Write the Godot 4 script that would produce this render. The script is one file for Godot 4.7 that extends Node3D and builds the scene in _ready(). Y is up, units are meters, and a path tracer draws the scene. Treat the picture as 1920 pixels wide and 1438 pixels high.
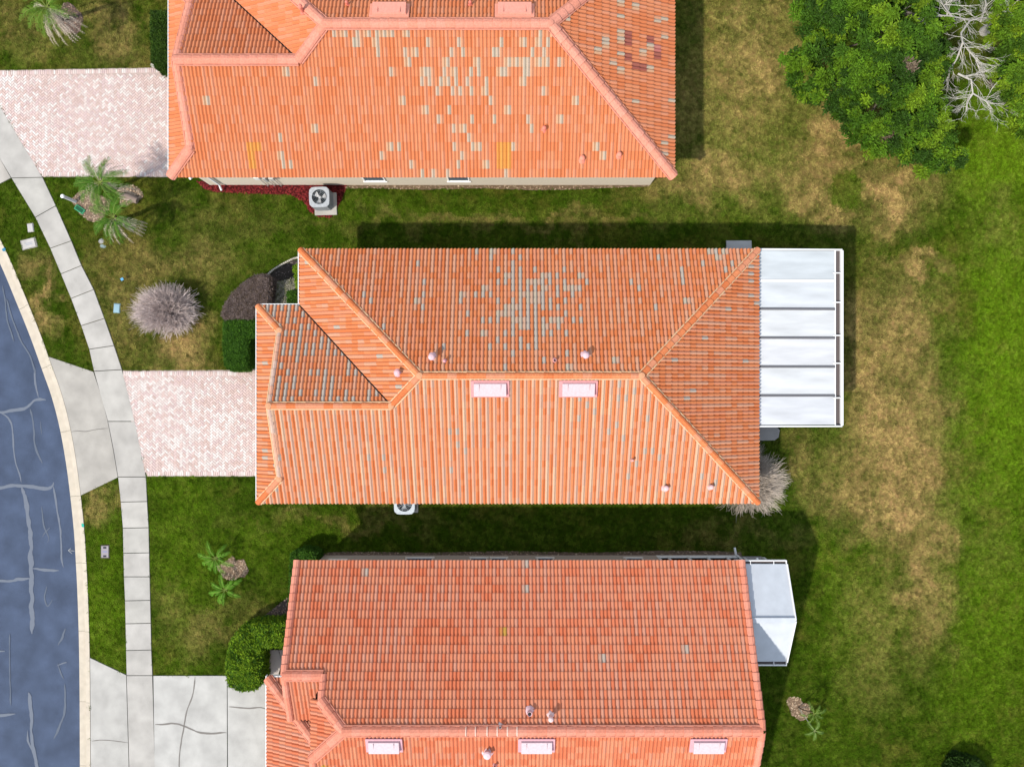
extends Node3D
# Three tile-roofed houses on a curving street, seen from a drone 33 m up.
# Survey units: 40 units = 1 m on the ground, origin below the camera, x to the east, z to the south.

const CAM_H := 33.3
const U := 40.0
const PITCH := 0.42
const EAVE := 2.9

var rng := RandomNumberGenerator.new()
var M := {}
var nz := FastNoiseLite.new()
var nz2 := FastNoiseLite.new()
var nz3 := FastNoiseLite.new()
var used := {}
var no_grass := []      # [Rect2, polygon]

class MB:
	var v := PackedVector3Array()
	var n := PackedVector3Array()
	var c := PackedColorArray()
	var off := Vector3.ZERO
	func trin(a: Vector3, b: Vector3, d: Vector3, na: Vector3, nb: Vector3, nd: Vector3, ca: Color, cb: Color, cd: Color) -> void:
		v.append(a - off); v.append(d - off); v.append(b - off)
		n.append(na); n.append(nd); n.append(nb)
		c.append(ca); c.append(cd); c.append(cb)
	func tri(a: Vector3, b: Vector3, d: Vector3, col := Color.WHITE) -> void:
		var m := (b - a).cross(d - a).normalized()
		trin(a, b, d, m, m, m, col, col, col)
	func quad(a: Vector3, b: Vector3, d: Vector3, e: Vector3, col := Color.WHITE) -> void:
		tri(a, b, d, col)
		tri(a, d, e, col)
	func done() -> ArrayMesh:
		var arr := []
		arr.resize(Mesh.ARRAY_MAX)
		arr[Mesh.ARRAY_VERTEX] = v
		arr[Mesh.ARRAY_NORMAL] = n
		arr[Mesh.ARRAY_COLOR] = c
		var am := ArrayMesh.new()
		am.add_surface_from_arrays(Mesh.PRIMITIVE_TRIANGLES, arr)
		return am
	# a box with narrow chamfers; b holds its axes
	func box(mid: Vector3, size: Vector3, col := Color.WHITE, b := Basis.IDENTITY, bev := 0.006) -> void:
		var h := size * 0.5
		bev = minf(bev, minf(h.x, minf(h.y, h.z)) * 0.6)
		var ax := [b.x, b.y, b.z]
		var hs := [h.x, h.y, h.z]
		for k in 3:
			var i := (k + 1) % 3
			var j := (k + 2) % 3
			for s in [-1.0, 1.0]:
				var o: Vector3 = mid + ax[k] * hs[k] * s
				var e: Vector3 = ax[i] * (hs[i] - bev)
				var f: Vector3 = ax[j] * (hs[j] - bev)
				if s > 0: quad(o - e - f, o + e - f, o + e + f, o - e + f, col)
				else: quad(o - e + f, o + e + f, o + e - f, o - e - f, col)
			# edges that run along k
			for s in [-1.0, 1.0]:
				for t in [-1.0, 1.0]:
					var l: Vector3 = ax[k] * (hs[k] - bev)
					var p: Vector3 = mid + ax[i] * hs[i] * s + ax[j] * (hs[j] - bev) * t
					var q: Vector3 = mid + ax[i] * (hs[i] - bev) * s + ax[j] * hs[j] * t
					if s * t > 0: quad(p - l, q - l, q + l, p + l, col)
					else: quad(q - l, p - l, p + l, q + l, col)
	# an upright prism over a plan polygon (x, z), any winding
	func prism(poly: PackedVector2Array, y0: float, y1: float, col := Color.WHITE, lip := 0.0) -> void:
		var pl := poly
		if Geometry2D.is_polygon_clockwise(pl):
			pl = poly.duplicate()
			pl.reverse()
		var top := pl
		if lip > 0.0:
			var r := Geometry2D.offset_polygon(pl, -lip)
			if r.size() == 1 and r[0].size() == pl.size(): top = r[0]
			else: lip = 0.0
		var ix := Geometry2D.triangulate_polygon(top)
		for k in range(0, ix.size(), 3):
			var a := top[ix[k]]
			var b := top[ix[k + 1]]
			var d := top[ix[k + 2]]
			if (b - a).cross(d - a) > 0:
				var t := b
				b = d
				d = t
			tri(Vector3(a.x, y1, a.y), Vector3(b.x, y1, b.y), Vector3(d.x, y1, d.y), col)
		var m := pl.size()
		for k in m:
			var a := pl[k]
			var b := pl[(k + 1) % m]
			quad(Vector3(b.x, y0, b.y), Vector3(a.x, y0, a.y), Vector3(a.x, y1 - lip, a.y), Vector3(b.x, y1 - lip, b.y), col)
	func tube(pts: Array, rad: Array, sides := 6, col := Color.WHITE, cap := true) -> void:
		var rings := []
		for i in pts.size():
			var d: Vector3 = (pts[mini(i + 1, pts.size() - 1)] - pts[maxi(i - 1, 0)]).normalized()
			var s := d.cross(Vector3(0.31, 0.2, 0.93)).normalized()
			if s.length() < 0.5: s = d.cross(Vector3.RIGHT).normalized()
			var t := d.cross(s)
			var ring := []
			for k in sides:
				var a := TAU * k / sides
				ring.append((s * cos(a) + t * sin(a)))
			rings.append(ring)
		for i in pts.size() - 1:
			for k in sides:
				var k2 := (k + 1) % sides
				var a: Vector3 = rings[i][k]
				var b: Vector3 = rings[i][k2]
				var d: Vector3 = rings[i + 1][k2]
				var e: Vector3 = rings[i + 1][k]
				var pa: Vector3 = pts[i] + a * rad[i]
				var pb: Vector3 = pts[i] + b * rad[i]
				var pd: Vector3 = pts[i + 1] + d * rad[i + 1]
				var pe: Vector3 = pts[i + 1] + e * rad[i + 1]
				var ax: Vector3 = pts[i + 1] - pts[i]
				var sl: float = rad[i] - rad[i + 1]
				var len := maxf(ax.length(), 0.0001)
				var tilt: Vector3 = ax / len * sl
				var na := (a * len + tilt).normalized()
				var nb := (b * len + tilt).normalized()
				var nd := (d * len + tilt).normalized()
				var ne := (e * len + tilt).normalized()
				trin(pa, pb, pd, na, nb, nd, col, col, col)
				trin(pa, pd, pe, na, nd, ne, col, col, col)
		if cap:
			for en in [0, pts.size() - 1]:
				for k in sides:
					var a: Vector3 = pts[en] + rings[en][k] * rad[en]
					var b: Vector3 = pts[en] + rings[en][(k + 1) % sides] * rad[en]
					if en == 0: tri(pts[en], b, a, col)
					else: tri(pts[en], a, b, col)

# ---------------------------------------------------------------- helpers
func site(x: float, y: float, h := 0.0) -> Vector3:
	var k := (1.0 - h / CAM_H) / U
	return Vector3((x - 960.0) * k, h, (y - 719.0) * k)

func s2(x: float, y: float) -> Vector2:
	return Vector2((x - 960.0) / U, (y - 719.0) / U)

func poly(a: Array) -> PackedVector2Array:
	var r := PackedVector2Array()
	for i in range(0, a.size(), 2): r.append(s2(a[i], a[i + 1]))
	return r

func numbered(called: String) -> String:
	if not used.has(called):
		used[called] = 0
		return called
	used[called] += 1
	return "%s_%03d" % [called, used[called]]

func thing(called: String, at: Vector3, label: String, category: String, group := "") -> Node3D:
	var o := Node3D.new()
	o.name = numbered(called)
	add_child(o)
	o.position = at
	tag(o, label, category, group)
	return o

func tag(o: Node, label: String, category: String, group := "") -> void:
	o.set_meta("label", label)
	o.set_meta("category", category)
	if group: o.set_meta("group", group)

func part(called: String, mesh: Mesh, mat: Material, parent: Node, at := Transform3D.IDENTITY) -> MeshInstance3D:
	var o := MeshInstance3D.new()
	o.name = called
	o.mesh = mesh
	o.material_override = mat
	o.transform = at
	parent.add_child(o, true)
	return o

func setting(called: String, mesh: Mesh, mat: Material) -> MeshInstance3D:
	var o := part(numbered(called), mesh, mat, self)
	o.set_meta("kind", "structure")
	return o

func setting_root(called: String) -> Node3D:
	var o := Node3D.new()
	o.name = numbered(called)
	add_child(o)
	o.set_meta("kind", "structure")
	return o

func many(called: String, mesh: Mesh, mat: Material, parent: Node, where: Array, colors: PackedColorArray) -> MultiMeshInstance3D:
	var mm := MultiMesh.new()
	mm.transform_format = MultiMesh.TRANSFORM_3D
	mm.use_colors = true
	mm.mesh = mesh
	mm.instance_count = where.size()
	var buf := PackedFloat32Array()
	buf.resize(where.size() * 16)
	var q := 0
	for i in where.size():
		var t: Transform3D = where[i]
		var c := colors[i]
		var b := t.basis
		buf[q] = b.x.x; buf[q + 1] = b.y.x; buf[q + 2] = b.z.x; buf[q + 3] = t.origin.x
		buf[q + 4] = b.x.y; buf[q + 5] = b.y.y; buf[q + 6] = b.z.y; buf[q + 7] = t.origin.y
		buf[q + 8] = b.x.z; buf[q + 9] = b.y.z; buf[q + 10] = b.z.z; buf[q + 11] = t.origin.z
		buf[q + 12] = c.r; buf[q + 13] = c.g; buf[q + 14] = c.b; buf[q + 15] = 1.0
		q += 16
	mm.buffer = buf
	var o := MultiMeshInstance3D.new()
	o.name = called
	o.multimesh = mm
	o.material_override = mat
	o.set_meta("kind", "stuff")
	parent.add_child(o, true)
	return o

func lin(r: float, g: float, b: float) -> Color:
	return Color(r, g, b).linear_to_srgb()

func noise_tex(freq: float, lo: float, hi: float, oct := 4, size := 512, kind := FastNoiseLite.TYPE_SIMPLEX_SMOOTH, sd := 1) -> NoiseTexture2D:
	var f := FastNoiseLite.new()
	f.noise_type = kind
	f.frequency = freq
	f.fractal_octaves = oct
	f.seed = sd
	var t := NoiseTexture2D.new()
	t.width = size
	t.height = size
	t.seamless = true
	t.noise = f
	var g := Gradient.new()
	g.set_color(0, Color(lo, lo, lo))
	g.set_color(1, Color(hi, hi, hi))
	t.color_ramp = g
	return t

func mat(called: String, col: Color, rough := 0.85, tex: Texture2D = null, scale := 1.0, spec := 0.3) -> StandardMaterial3D:
	var m := StandardMaterial3D.new()
	m.resource_name = called
	m.albedo_color = col
	m.roughness = rough
	m.metallic_specular = spec
	m.vertex_color_use_as_albedo = true
	if tex:
		m.albedo_texture = tex
		m.uv1_triplanar = true
		m.uv1_world_triplanar = true
		m.uv1_scale = Vector3.ONE * scale
	M[called] = m
	return m

func detail(m: StandardMaterial3D, tex: Texture2D, scale: float) -> void:
	m.detail_enabled = true
	m.detail_blend_mode = BaseMaterial3D.BLEND_MODE_MUL
	m.detail_albedo = tex
	m.detail_uv_layer = BaseMaterial3D.DETAIL_UV_2
	m.uv2_triplanar = true
	m.uv2_world_triplanar = true
	m.uv2_scale = Vector3.ONE * scale

func relief(m: StandardMaterial3D, tex: Texture2D, cm: float) -> void:
	m.heightmap_enabled = true
	m.heightmap_texture = tex
	m.heightmap_scale = cm

func keep_off(p: PackedVector2Array) -> void:
	var r := Rect2(p[0], Vector2.ZERO)
	for q in p: r = r.expand(q)
	no_grass.append([r, p])

func is_lawn(p: Vector2) -> bool:
	for e in no_grass:
		if e[0].has_point(p) and Geometry2D.is_point_in_polygon(p, e[1]): return false
	return true

func circle(x: float, y: float, rx: float, ry: float, wob := 0.0, k := 22) -> PackedVector2Array:
	var r := PackedVector2Array()
	for i in k:
		var a := TAU * i / k
		var w := 1.0 + wob * nz.get_noise_2d(x * 3.0 + cos(a) * 40.0, y * 3.0 + sin(a) * 40.0) * 2.0
		r.append(s2(x + cos(a) * rx * w, y + sin(a) * ry * w))
	return r

func smooth(a: Array, step := 6) -> PackedVector2Array:
	var p := poly(a)
	var r := PackedVector2Array()
	for i in p.size() - 1:
		for k in step:
			r.append(p[i].cubic_interpolate(p[i + 1], p[maxi(i - 1, 0)], p[mini(i + 2, p.size() - 1)], float(k) / step))
	r.append(p[p.size() - 1])
	return r

func offset_line(p: PackedVector2Array, d: float) -> PackedVector2Array:
	var r := PackedVector2Array()
	for i in p.size():
		var t := (p[mini(i + 1, p.size() - 1)] - p[maxi(i - 1, 0)]).normalized()
		r.append(p[i] + Vector2(-t.y, t.x) * d)
	return r

# ---------------------------------------------------------------- light
func light_and_camera() -> void:
	var cam := Camera3D.new()
	cam.name = "camera"
	cam.fov = rad_to_deg(2.0 * atan(719.0 / U / CAM_H))
	cam.far = 600.0
	add_child(cam)
	cam.look_at_from_position(Vector3(0, CAM_H, 0), Vector3.ZERO, Vector3(0, 0, -1))
	cam.current = true
	var sun := DirectionalLight3D.new()
	sun.name = "sun"
	sun.light_energy = 1.35
	sun.light_color = Color(1.0, 0.965, 0.91)
	sun.light_angular_distance = 1.6
	sun.shadow_enabled = true
	add_child(sun)
	sun.look_at_from_position(Vector3.ZERO, Vector3(2.0, -2.9, -1.75), Vector3.UP)
	var sm := ProceduralSkyMaterial.new()
	sm.sky_top_color = Color(0.66, 0.70, 0.76)
	sm.sky_horizon_color = Color(0.82, 0.84, 0.85)
	sm.sky_energy_multiplier = 1.2
	sm.ground_bottom_color = Color(0.2, 0.25, 0.12)
	sm.ground_horizon_color = Color(0.6, 0.66, 0.7)
	sm.sun_angle_max = 8.0
	var sky := Sky.new()
	sky.sky_material = sm
	var env := Environment.new()
	env.background_mode = Environment.BG_SKY
	env.sky = sky
	env.tonemap_mode = Environment.TONE_MAPPER_LINEAR
	env.tonemap_exposure = 1.32
	env.sdfgi_enabled = true
	env.ssao_enabled = true
	env.ssil_enabled = true
	var we := WorldEnvironment.new()
	we.name = "environment"
	we.environment = env
	add_child(we)

# ---------------------------------------------------------------- materials
func materials() -> void:
	var fine := noise_tex(0.09, 0.72, 1.0, 3)
	var blotch := noise_tex(0.012, 0.86, 1.0, 5, 512, FastNoiseLite.TYPE_SIMPLEX_SMOOTH, 4)
	var speck := noise_tex(0.3, 0.6, 1.0, 2, 512, FastNoiseLite.TYPE_SIMPLEX, 9)
	var m: StandardMaterial3D
	m = mat("tile", Color.WHITE, 0.88, noise_tex(0.06, 0.74, 1.0, 4, 512, FastNoiseLite.TYPE_SIMPLEX_SMOOTH, 3), 0.9)
	m = mat("cap", Color.WHITE, 0.82, noise_tex(0.03, 0.8, 1.0, 4, 512, FastNoiseLite.TYPE_SIMPLEX_SMOOTH, 5), 0.6)
	mat("mortar", Color.WHITE, 0.95, fine, 2.0)
	mat("deck", lin(0.10, 0.05, 0.04), 0.95, fine, 1.0)
	mat("flashing", lin(0.03, 0.025, 0.025), 0.6)
	mat("stucco", Color.WHITE, 0.92, fine, 1.3)
	relief(M.stucco, speck, 0.25)
	mat("white", lin(0.62, 0.63, 0.645), 0.5)
	m = mat("panel", lin(0.51, 0.53, 0.555), 0.55, noise_tex(0.006, 0.88, 1.0, 5, 512, FastNoiseLite.TYPE_SIMPLEX_SMOOTH, 12), 0.35)
	m.uv1_scale = Vector3(0.1, 0.3, 0.55)
	mat("panel_clean", lin(0.46, 0.495, 0.545), 0.5, noise_tex(0.01, 0.92, 1.0, 4), 0.3)
	mat("gutter", lin(0.12, 0.10, 0.10), 0.8, fine, 1.0)
	mat("seam_shade", lin(0.10, 0.10, 0.11), 0.6)  # shadow side of the raised patio roof ribs, put into their colour
	mat("concrete", Color.WHITE, 0.9, blotch, 0.13)
	detail(M.concrete, noise_tex(0.3, 0.82, 1.0, 2, 512, FastNoiseLite.TYPE_SIMPLEX, 19), 1.6)
	mat("kerb", Color.WHITE, 0.9, noise_tex(0.02, 0.91, 1.0, 5, 512, FastNoiseLite.TYPE_SIMPLEX_SMOOTH, 6), 0.2)
	mat("asphalt", lin(0.098, 0.138, 0.235), 0.85, noise_tex(0.012, 0.80, 1.0, 6, 512, FastNoiseLite.TYPE_SIMPLEX_SMOOTH, 14), 0.11)
	detail(M.asphalt, speck, 2.5)
	mat("sealant", Color.WHITE, 0.8, fine, 1.1)
	mat("paver", Color.WHITE, 0.9, noise_tex(0.05, 0.84, 1.0, 3, 512, FastNoiseLite.TYPE_SIMPLEX_SMOOTH, 8), 0.8)
	mat("crack", lin(0.16, 0.15, 0.14), 0.95)
	mat("mulch", Color.WHITE, 0.95, speck, 1.0)
	relief(M.mulch, speck, 2.0)
	m = mat("leaf", Color.WHITE, 0.6, null, 1.0, 0.22)
	m.cull_mode = BaseMaterial3D.CULL_DISABLED
	m.backlight_enabled = true
	m.backlight = Color(0.12, 0.16, 0.03)
	m = mat("grass", Color.WHITE, 0.95, null, 1.0, 0.0)
	m.cull_mode = BaseMaterial3D.CULL_DISABLED
	m = mat("twig", Color.WHITE, 0.9)
	m.cull_mode = BaseMaterial3D.CULL_DISABLED
	mat("bark", Color.WHITE, 0.92, fine, 1.5)
	mat("plain", Color.WHITE, 0.75)
	mat("paint", Color.WHITE, 0.55, noise_tex(0.02, 0.9, 1.0), 0.7)
	mat("metal", Color.WHITE, 0.45, noise_tex(0.02, 0.86, 1.0), 0.8)
	m = mat("glass", Color(0.30, 0.36, 0.44), 0.08, null, 1.0, 0.6)
	m = mat("screen", Color(0.02, 0.02, 0.025, 0.85), 0.8)
	m.transparency = BaseMaterial3D.TRANSPARENCY_ALPHA

# ---------------------------------------------------------------- roof tiles
var tile_cache := {}

# one double-roll tile: x across 0..w, z down the slope 0..l; the first roll has colour a, the second b
func tile_profile(w: float) -> Array:
	var r := []
	for roll in 2:
		for k in 6:
			var t := k / 6.0
			var y := 0.0
			if t < 0.76: y = 0.062 * pow(maxf(0.0, sin(PI * t / 0.76)), 0.75)
			r.append([(roll + t) * w * 0.5, y, roll])
	r.append([w, 0.0, 1])
	return r

func tile_tris(w: float, l: float) -> Array:
	# [pos, normal, roll] triples
	var pr := tile_profile(w)
	var out := []
	var ns := []
	for i in pr.size():
		var a: Array = pr[maxi(i - 1, 0)]
		var b: Array = pr[mini(i + 1, pr.size() - 1)]
		ns.append(Vector3(-(b[1] - a[1]), b[0] - a[0], 0).normalized())
	var rise := 0.042
	for i in pr.size() - 1:
		var a := Vector3(pr[i][0], pr[i][1], 0)
		var b := Vector3(pr[i + 1][0], pr[i + 1][1], 0)
		var a2 := Vector3(a.x, a.y + rise, l)
		var b2 := Vector3(b.x, b.y + rise, l)
		var roll: int = pr[i][2]
		out.append([a, a2, b2, ns[i], ns[i], ns[i + 1], roll])
		out.append([a, b2, b, ns[i], ns[i + 1], ns[i + 1], roll])
		var a3 := a2 - Vector3(0, 0.042, 0)
		var b3 := b2 - Vector3(0, 0.042, 0)
		out.append([a2, a3, b3, Vector3.BACK, Vector3.BACK, Vector3.BACK, roll])
		out.append([a2, b3, b2, Vector3.BACK, Vector3.BACK, Vector3.BACK, roll])
	return out

func clip_emit(mb: MB, f: Transform3D, t: Array, pal: Array, lines: Array) -> void:
	var P := []
	for k in 3: P.append([f * (t[k] as Vector3), (f.basis * (t[3 + k] as Vector3))])
	for ln in lines:      # keep where (p - o).dot(inward) >= 0 in plan
		var res := []
		for i in P.size():
			var a: Array = P[i]
			var b: Array = P[(i + 1) % P.size()]
			var da: float = (a[0].x - ln[0].x) * ln[1].x + (a[0].z - ln[0].y) * ln[1].y
			var db: float = (b[0].x - ln[0].x) * ln[1].x + (b[0].z - ln[0].y) * ln[1].y
			if da >= 0: res.append(a)
			if (da >= 0) != (db >= 0):
				var q := da / (da - db)
				res.append([a[0].lerp(b[0], q), a[1].lerp(b[1], q)])
		P = res
		if P.size() < 3: return
	var col: Color = pal[t[6]]
	for i in range(1, P.size() - 1):
		mb.trin(P[0][0], P[i][0], P[i + 1][0], P[0][1], P[i][1], P[i + 1][1], col, col, col)

class Slope:
	var at: Vector2          # a plan point on the eave line (metres)
	var down: Vector2        # plan direction down the slope
	var base: float          # height there
	var pieces := []         # convex plan polygons (metres)
	var insets := []         # [ [edge point a, b, inset], ... ]
	var salt := 0
	func y(p: Vector2) -> float:
		return base - (p - at).dot(down) * PITCH

# lays tiles over slopes; the 300 that show largest become parts, the rest one joined mesh
func lay_tiles(h: Node3D, slopes: Array, w: float, exposure: float, variants: Array, pick: Callable) -> void:
	var l := exposure + 0.06
	var tris := tile_tris(w, l)
	var cosp := 1.0 / sqrt(1.0 + PITCH * PITCH)
	var meshes := []
	for va in variants:
		var b := MB.new()
		for t in tris:
			var col: Color = va[t[6]]
			b.trin(t[0], t[1], t[2], t[3], t[4], t[5], col, col, col)
		meshes.append(b.done())
	var whole := []
	var joined := MB.new()
	joined.off = h.position
	var eye := Vector3(0, CAM_H, 0)
	for s: Slope in slopes:
		var right := Vector2(-s.down.y, s.down.x)      # along the eave
		var ex := Vector3(right.x, 0, right.y)
		var ez := (Vector3(s.down.x, -PITCH, s.down.y)).normalized()
		var ey := ez.cross(ex)
		if ey.y < 0:
			ex = -ex
			right = -right
			ey = ez.cross(ex)
		var f0 := Transform3D(Basis(ex, ey, ez), Vector3.ZERO)
		var umin := 1e9
		var umax := -1e9
		var vmax := -1e9
		for pc in s.pieces:
			for p: Vector2 in pc:
				umin = minf(umin, (p - s.at).dot(right))
				umax = maxf(umax, (p - s.at).dot(right))
				vmax = maxf(vmax, -(p - s.at).dot(s.down))
		var lines := []
		for pc: PackedVector2Array in s.pieces:
			var cen := Vector2.ZERO
			for p in pc: cen += p
			cen /= pc.size()
			var ln := []
			for i in pc.size():
				var a := pc[i]
				var b := pc[(i + 1) % pc.size()]
				var nn := Vector2(-(b - a).y, (b - a).x).normalized()
				if (cen - a).dot(nn) < 0: nn = -nn
				var shift := 0.0
				if absf((a - s.at).dot(s.down)) < 0.01 and absf((b - s.at).dot(s.down)) < 0.01: shift = -0.08
				for q in s.insets:
					if a.distance_to(q[0]) + b.distance_to(q[0]) < a.distance_to(b) + 0.02 and a.distance_to(q[1]) + b.distance_to(q[1]) < a.distance_to(b) + 0.02: shift = q[2]
					elif q[0].distance_to(a) + q[1].distance_to(a) < q[0].distance_to(q[1]) + 0.02 and q[0].distance_to(b) + q[1].distance_to(b) < q[0].distance_to(q[1]) + 0.02: shift = q[2]
				ln.append([a + nn * shift, nn])
			lines.append(ln)
		var step := exposure * cosp
		for row in range(0, int(vmax / step) + 1):
			for col in range(int(floor(umin / w)) - 1, int(umax / w) + 1):
				# corners of the exposed part in plan
				var v0 := row * step - 0.05
				var u0 := col * w
				var head := s.at + right * u0 - s.down * (v0 + l * cosp)
				var mid := s.at + right * (u0 + w * 0.5) - s.down * (v0 + step * 0.5)
				var corners := [head, head + right * w, head + right * w + s.down * l * cosp, head + s.down * l * cosp]
				var f := f0
				f.origin = Vector3(head.x, s.y(head) + 0.012, head.y)
				f.basis = f.basis.rotated(ey, rng.randf_range(-0.008, 0.008))
				f.origin += ey * rng.randf_range(-0.003, 0.004)
				var vi: int = pick.call(mid, row, col, s.salt)
				var inside := false
				for ln in lines:
					var ok := true
					for q in ln:
						for cn: Vector2 in corners:
							if (cn - q[0]).dot(q[1]) < -0.001:
								ok = false
								break
						if not ok: break
					if ok: inside = true
				if inside:
					var cpos := f * Vector3(w * 0.5, 0.04, l * 0.5)
					var d := eye - cpos
					var sx := absf(cpos.x) * CAM_H / (CAM_H - cpos.y)
					var sy := absf(cpos.z) * CAM_H / (CAM_H - cpos.y)
					var score := ey.dot(d.normalized()) / d.length_squared()
					if sx > 23.6 or sy > 17.7: score = 0.0
					whole.append([score, f, vi])
				else:
					for ln in lines:
						var hit := true
						for q in ln:
							var any := false
							for cn: Vector2 in corners:
								if (cn - q[0]).dot(q[1]) > 0.0: any = true
							if not any:
								hit = false
								break
						if hit:
							for t in tris: clip_emit(joined, f, t, variants[vi], ln)
	whole.sort_custom(func(a, b): return a[0] > b[0])
	for i in whole.size():
		var f: Transform3D = whole[i][1]
		if i < 300:
			var g := f
			g.origin -= h.position
			part("roof_tile", meshes[whole[i][2]], M.tile, h, g)
		else:
			var va: Array = variants[whole[i][2]]
			for t in tris:
				var col: Color = va[t[6]]
				joined.trin(f * (t[0] as Vector3), f * (t[1] as Vector3), f * (t[2] as Vector3), f.basis * (t[3] as Vector3), f.basis * (t[4] as Vector3), f.basis * (t[5] as Vector3), col, col, col)
	var o := part("roof_tiles", joined.done(), M.tile, h)
	o.set_meta("kind", "stuff")

# arched ridge and hip tiles from a to b (world), one part each
var cap_meshes := {}
func cap_mesh(col: Color, w: float, ht: float, l: float) -> ArrayMesh:
	var key := [col, w, ht, l]
	if cap_meshes.has(key): return cap_meshes[key]
	var b := MB.new()
	var prof := [Vector2(-0.5, -0.35), Vector2(-0.46, 0.25), Vector2(-0.30, 0.72), Vector2(0, 1.0), Vector2(0.30, 0.72), Vector2(0.46, 0.25), Vector2(0.5, -0.35)]
	for i in 6:
		var p: Vector2 = prof[i]
		var q: Vector2 = prof[i + 1]
		var a0 := Vector3(p.x * w * 0.9, p.y * ht - 0.02, 0)
		var b0 := Vector3(q.x * w * 0.9, q.y * ht - 0.02, 0)
		var a1 := Vector3(p.x * w, p.y * ht + 0.015, l)
		var b1 := Vector3(q.x * w, q.y * ht + 0.015, l)
		b.quad(a0, a1, b1, b0, col)
		b.quad(a1, a1 - Vector3(0, 0.04, 0), b1 - Vector3(0, 0.04, 0), b1, col)
	cap_meshes[key] = b.done()
	return cap_meshes[key]

func lay_caps(h: Node3D, a: Vector3, b: Vector3, cols: Array, w := 0.27, ht := 0.11, step := 0.38, mortar := Color(0, 0, 0, 0), called := "ridge_tile") -> void:
	# tiles overlap downwards: b is the high end
	if a.y > b.y:
		var t := a
		a = b
		b = t
	var d := b - a
	var len := d.length()
	var k := maxi(1, int(round(len / step)))
	var st := len / k
	var ez := -d.normalized()
	var ex := Vector3.UP.cross(ez).normalized()
	var ey := ez.cross(ex)
	for i in k:
		var f := Transform3D(Basis(ex, ey, ez), a + d * (float(i + 1) / k) + ey * 0.055 - h.position)
		f.basis = f.basis.rotated(ey, rng.randf_range(-0.02, 0.02))
		f.origin += ex * rng.randf_range(-0.006, 0.006)
		part(called, cap_mesh(cols[rng.randi() % cols.size()], w, ht, st + 0.05), M.cap, h, f)
	if mortar.a > 0:
		for s in [-1.0, 1.0]:
			var mb := MB.new()
			mb.off = h.position
			var pts := []
			var rad := []
			var kk := int(len / 0.12)
			for i in kk + 1:
				var r := 0.034 + 0.014 * nz.get_noise_2d(i * 9.0, s * 30.0 + a.x * 10.0)
				pts.append(a + d * (float(i) / kk) + ex * s * (w * 0.5 + 0.012) + ey * 0.03)
				rad.append(r)
			mb.tube(pts, rad, 6, mortar)
			part("mortar_bed", mb.done(), M.mortar, h)

func v3(p: Vector2, y: float) -> Vector3:
	return Vector3(p.x, y, p.y)

func deck(h: Node3D, slopes: Array) -> void:
	var mb := MB.new()
	mb.off = h.position
	for s: Slope in slopes:
		for pc: PackedVector2Array in s.pieces:
			var p := pc.duplicate()
			if Geometry2D.is_polygon_clockwise(p): p.reverse()
			for i in range(1, p.size() - 1):
				# top and underside of the boards
				var q := [v3(p[0], s.y(p[0])), v3(p[i], s.y(p[i])), v3(p[i + 1], s.y(p[i + 1]))]
				mb.tri(q[0], q[2], q[1])
				var dn := Vector3(0, -0.06, 0)
				mb.tri(q[0] + dn, q[1] + dn, q[2] + dn)
	part("roof_deck", mb.done(), M.deck, h)

func slope(at: Vector2, down: Vector2, pieces: Array, salt: int, base := EAVE, insets := []) -> Slope:
	var s := Slope.new()
	s.at = at / U
	s.down = down
	s.base = base
	s.salt = salt
	for p in pieces:
		var q := PackedVector2Array()
		for v: Vector2 in p: q.append(v / U)
		s.pieces.append(q)
	for i in insets: s.insets.append([i[0] / U, i[1] / U, i[2]])
	return s

func wall(h: Node3D, a: Vector2, b: Vector2, y0: float, y1: float, col: Color, called := "wall") -> void:
	var mb := MB.new()
	mb.off = h.position
	var d := (b - a).normalized()
	var e := Vector3(d.x, 0, d.y)
	var len := a.distance_to(b)
	var m := (a + b) * 0.5
	mb.box(Vector3(m.x, (y0 + y1) * 0.5, m.y), Vector3(len, y1 - y0, 0.2), col, Basis(e, Vector3.UP, e.cross(Vector3.UP)))
	part(called, mb.done(), M.stucco, h)

func window(h: Node3D, a: Vector3, b: Vector3, out: Vector3, frame_col := Color(0.8, 0.8, 0.8)) -> void:
	# a: lower corner, b: upper opposite corner on the wall's face; out: the wall's outward normal
	var along := Vector3(b.x - a.x, 0, b.z - a.z)
	var ex := along.normalized()
	var w := along.length()
	var ht := b.y - a.y
	var bs := Basis(ex, Vector3.UP, ex.cross(Vector3.UP))
	var c := (a + b) * 0.5
	var mb := MB.new()
	mb.off = h.position
	var t := 0.06
	mb.box(c + Vector3.UP * (ht * 0.5 - t * 0.5) + out * 0.02, Vector3(w, t, 0.05), frame_col, bs)
	mb.box(c - Vector3.UP * (ht * 0.5 - t * 0.5) + out * 0.02, Vector3(w, t, 0.05), frame_col, bs)
	for s in [-1.0, 1.0]: mb.box(c + ex * s * (w * 0.5 - t * 0.5) + out * 0.02, Vector3(t, ht - 2 * t, 0.045), frame_col, bs)
	mb.box(c + out * 0.03, Vector3(w - 2 * t, 0.04, 0.035), frame_col, bs)
	var fr := part("window", mb.done(), M.plain, h)
	for s in [-1.0, 1.0]:
		mb = MB.new()
		mb.off = h.position
		mb.box(c + Vector3.UP * s * ht * 0.25 + out * 0.012, Vector3(w - 2 * t, ht * 0.5 - t - 0.02, 0.01), Color.WHITE, bs, 0.001)
		part("pane", mb.done(), M.glass, fr)
	mb = MB.new()
	mb.off = h.position
	mb.box(c - Vector3.UP * (ht * 0.5 + 0.04) + out * 0.03, Vector3(w + 0.10, 0.07, 0.07), frame_col, bs, 0.012)
	part("sill", mb.done(), M.plain, fr)

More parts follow.
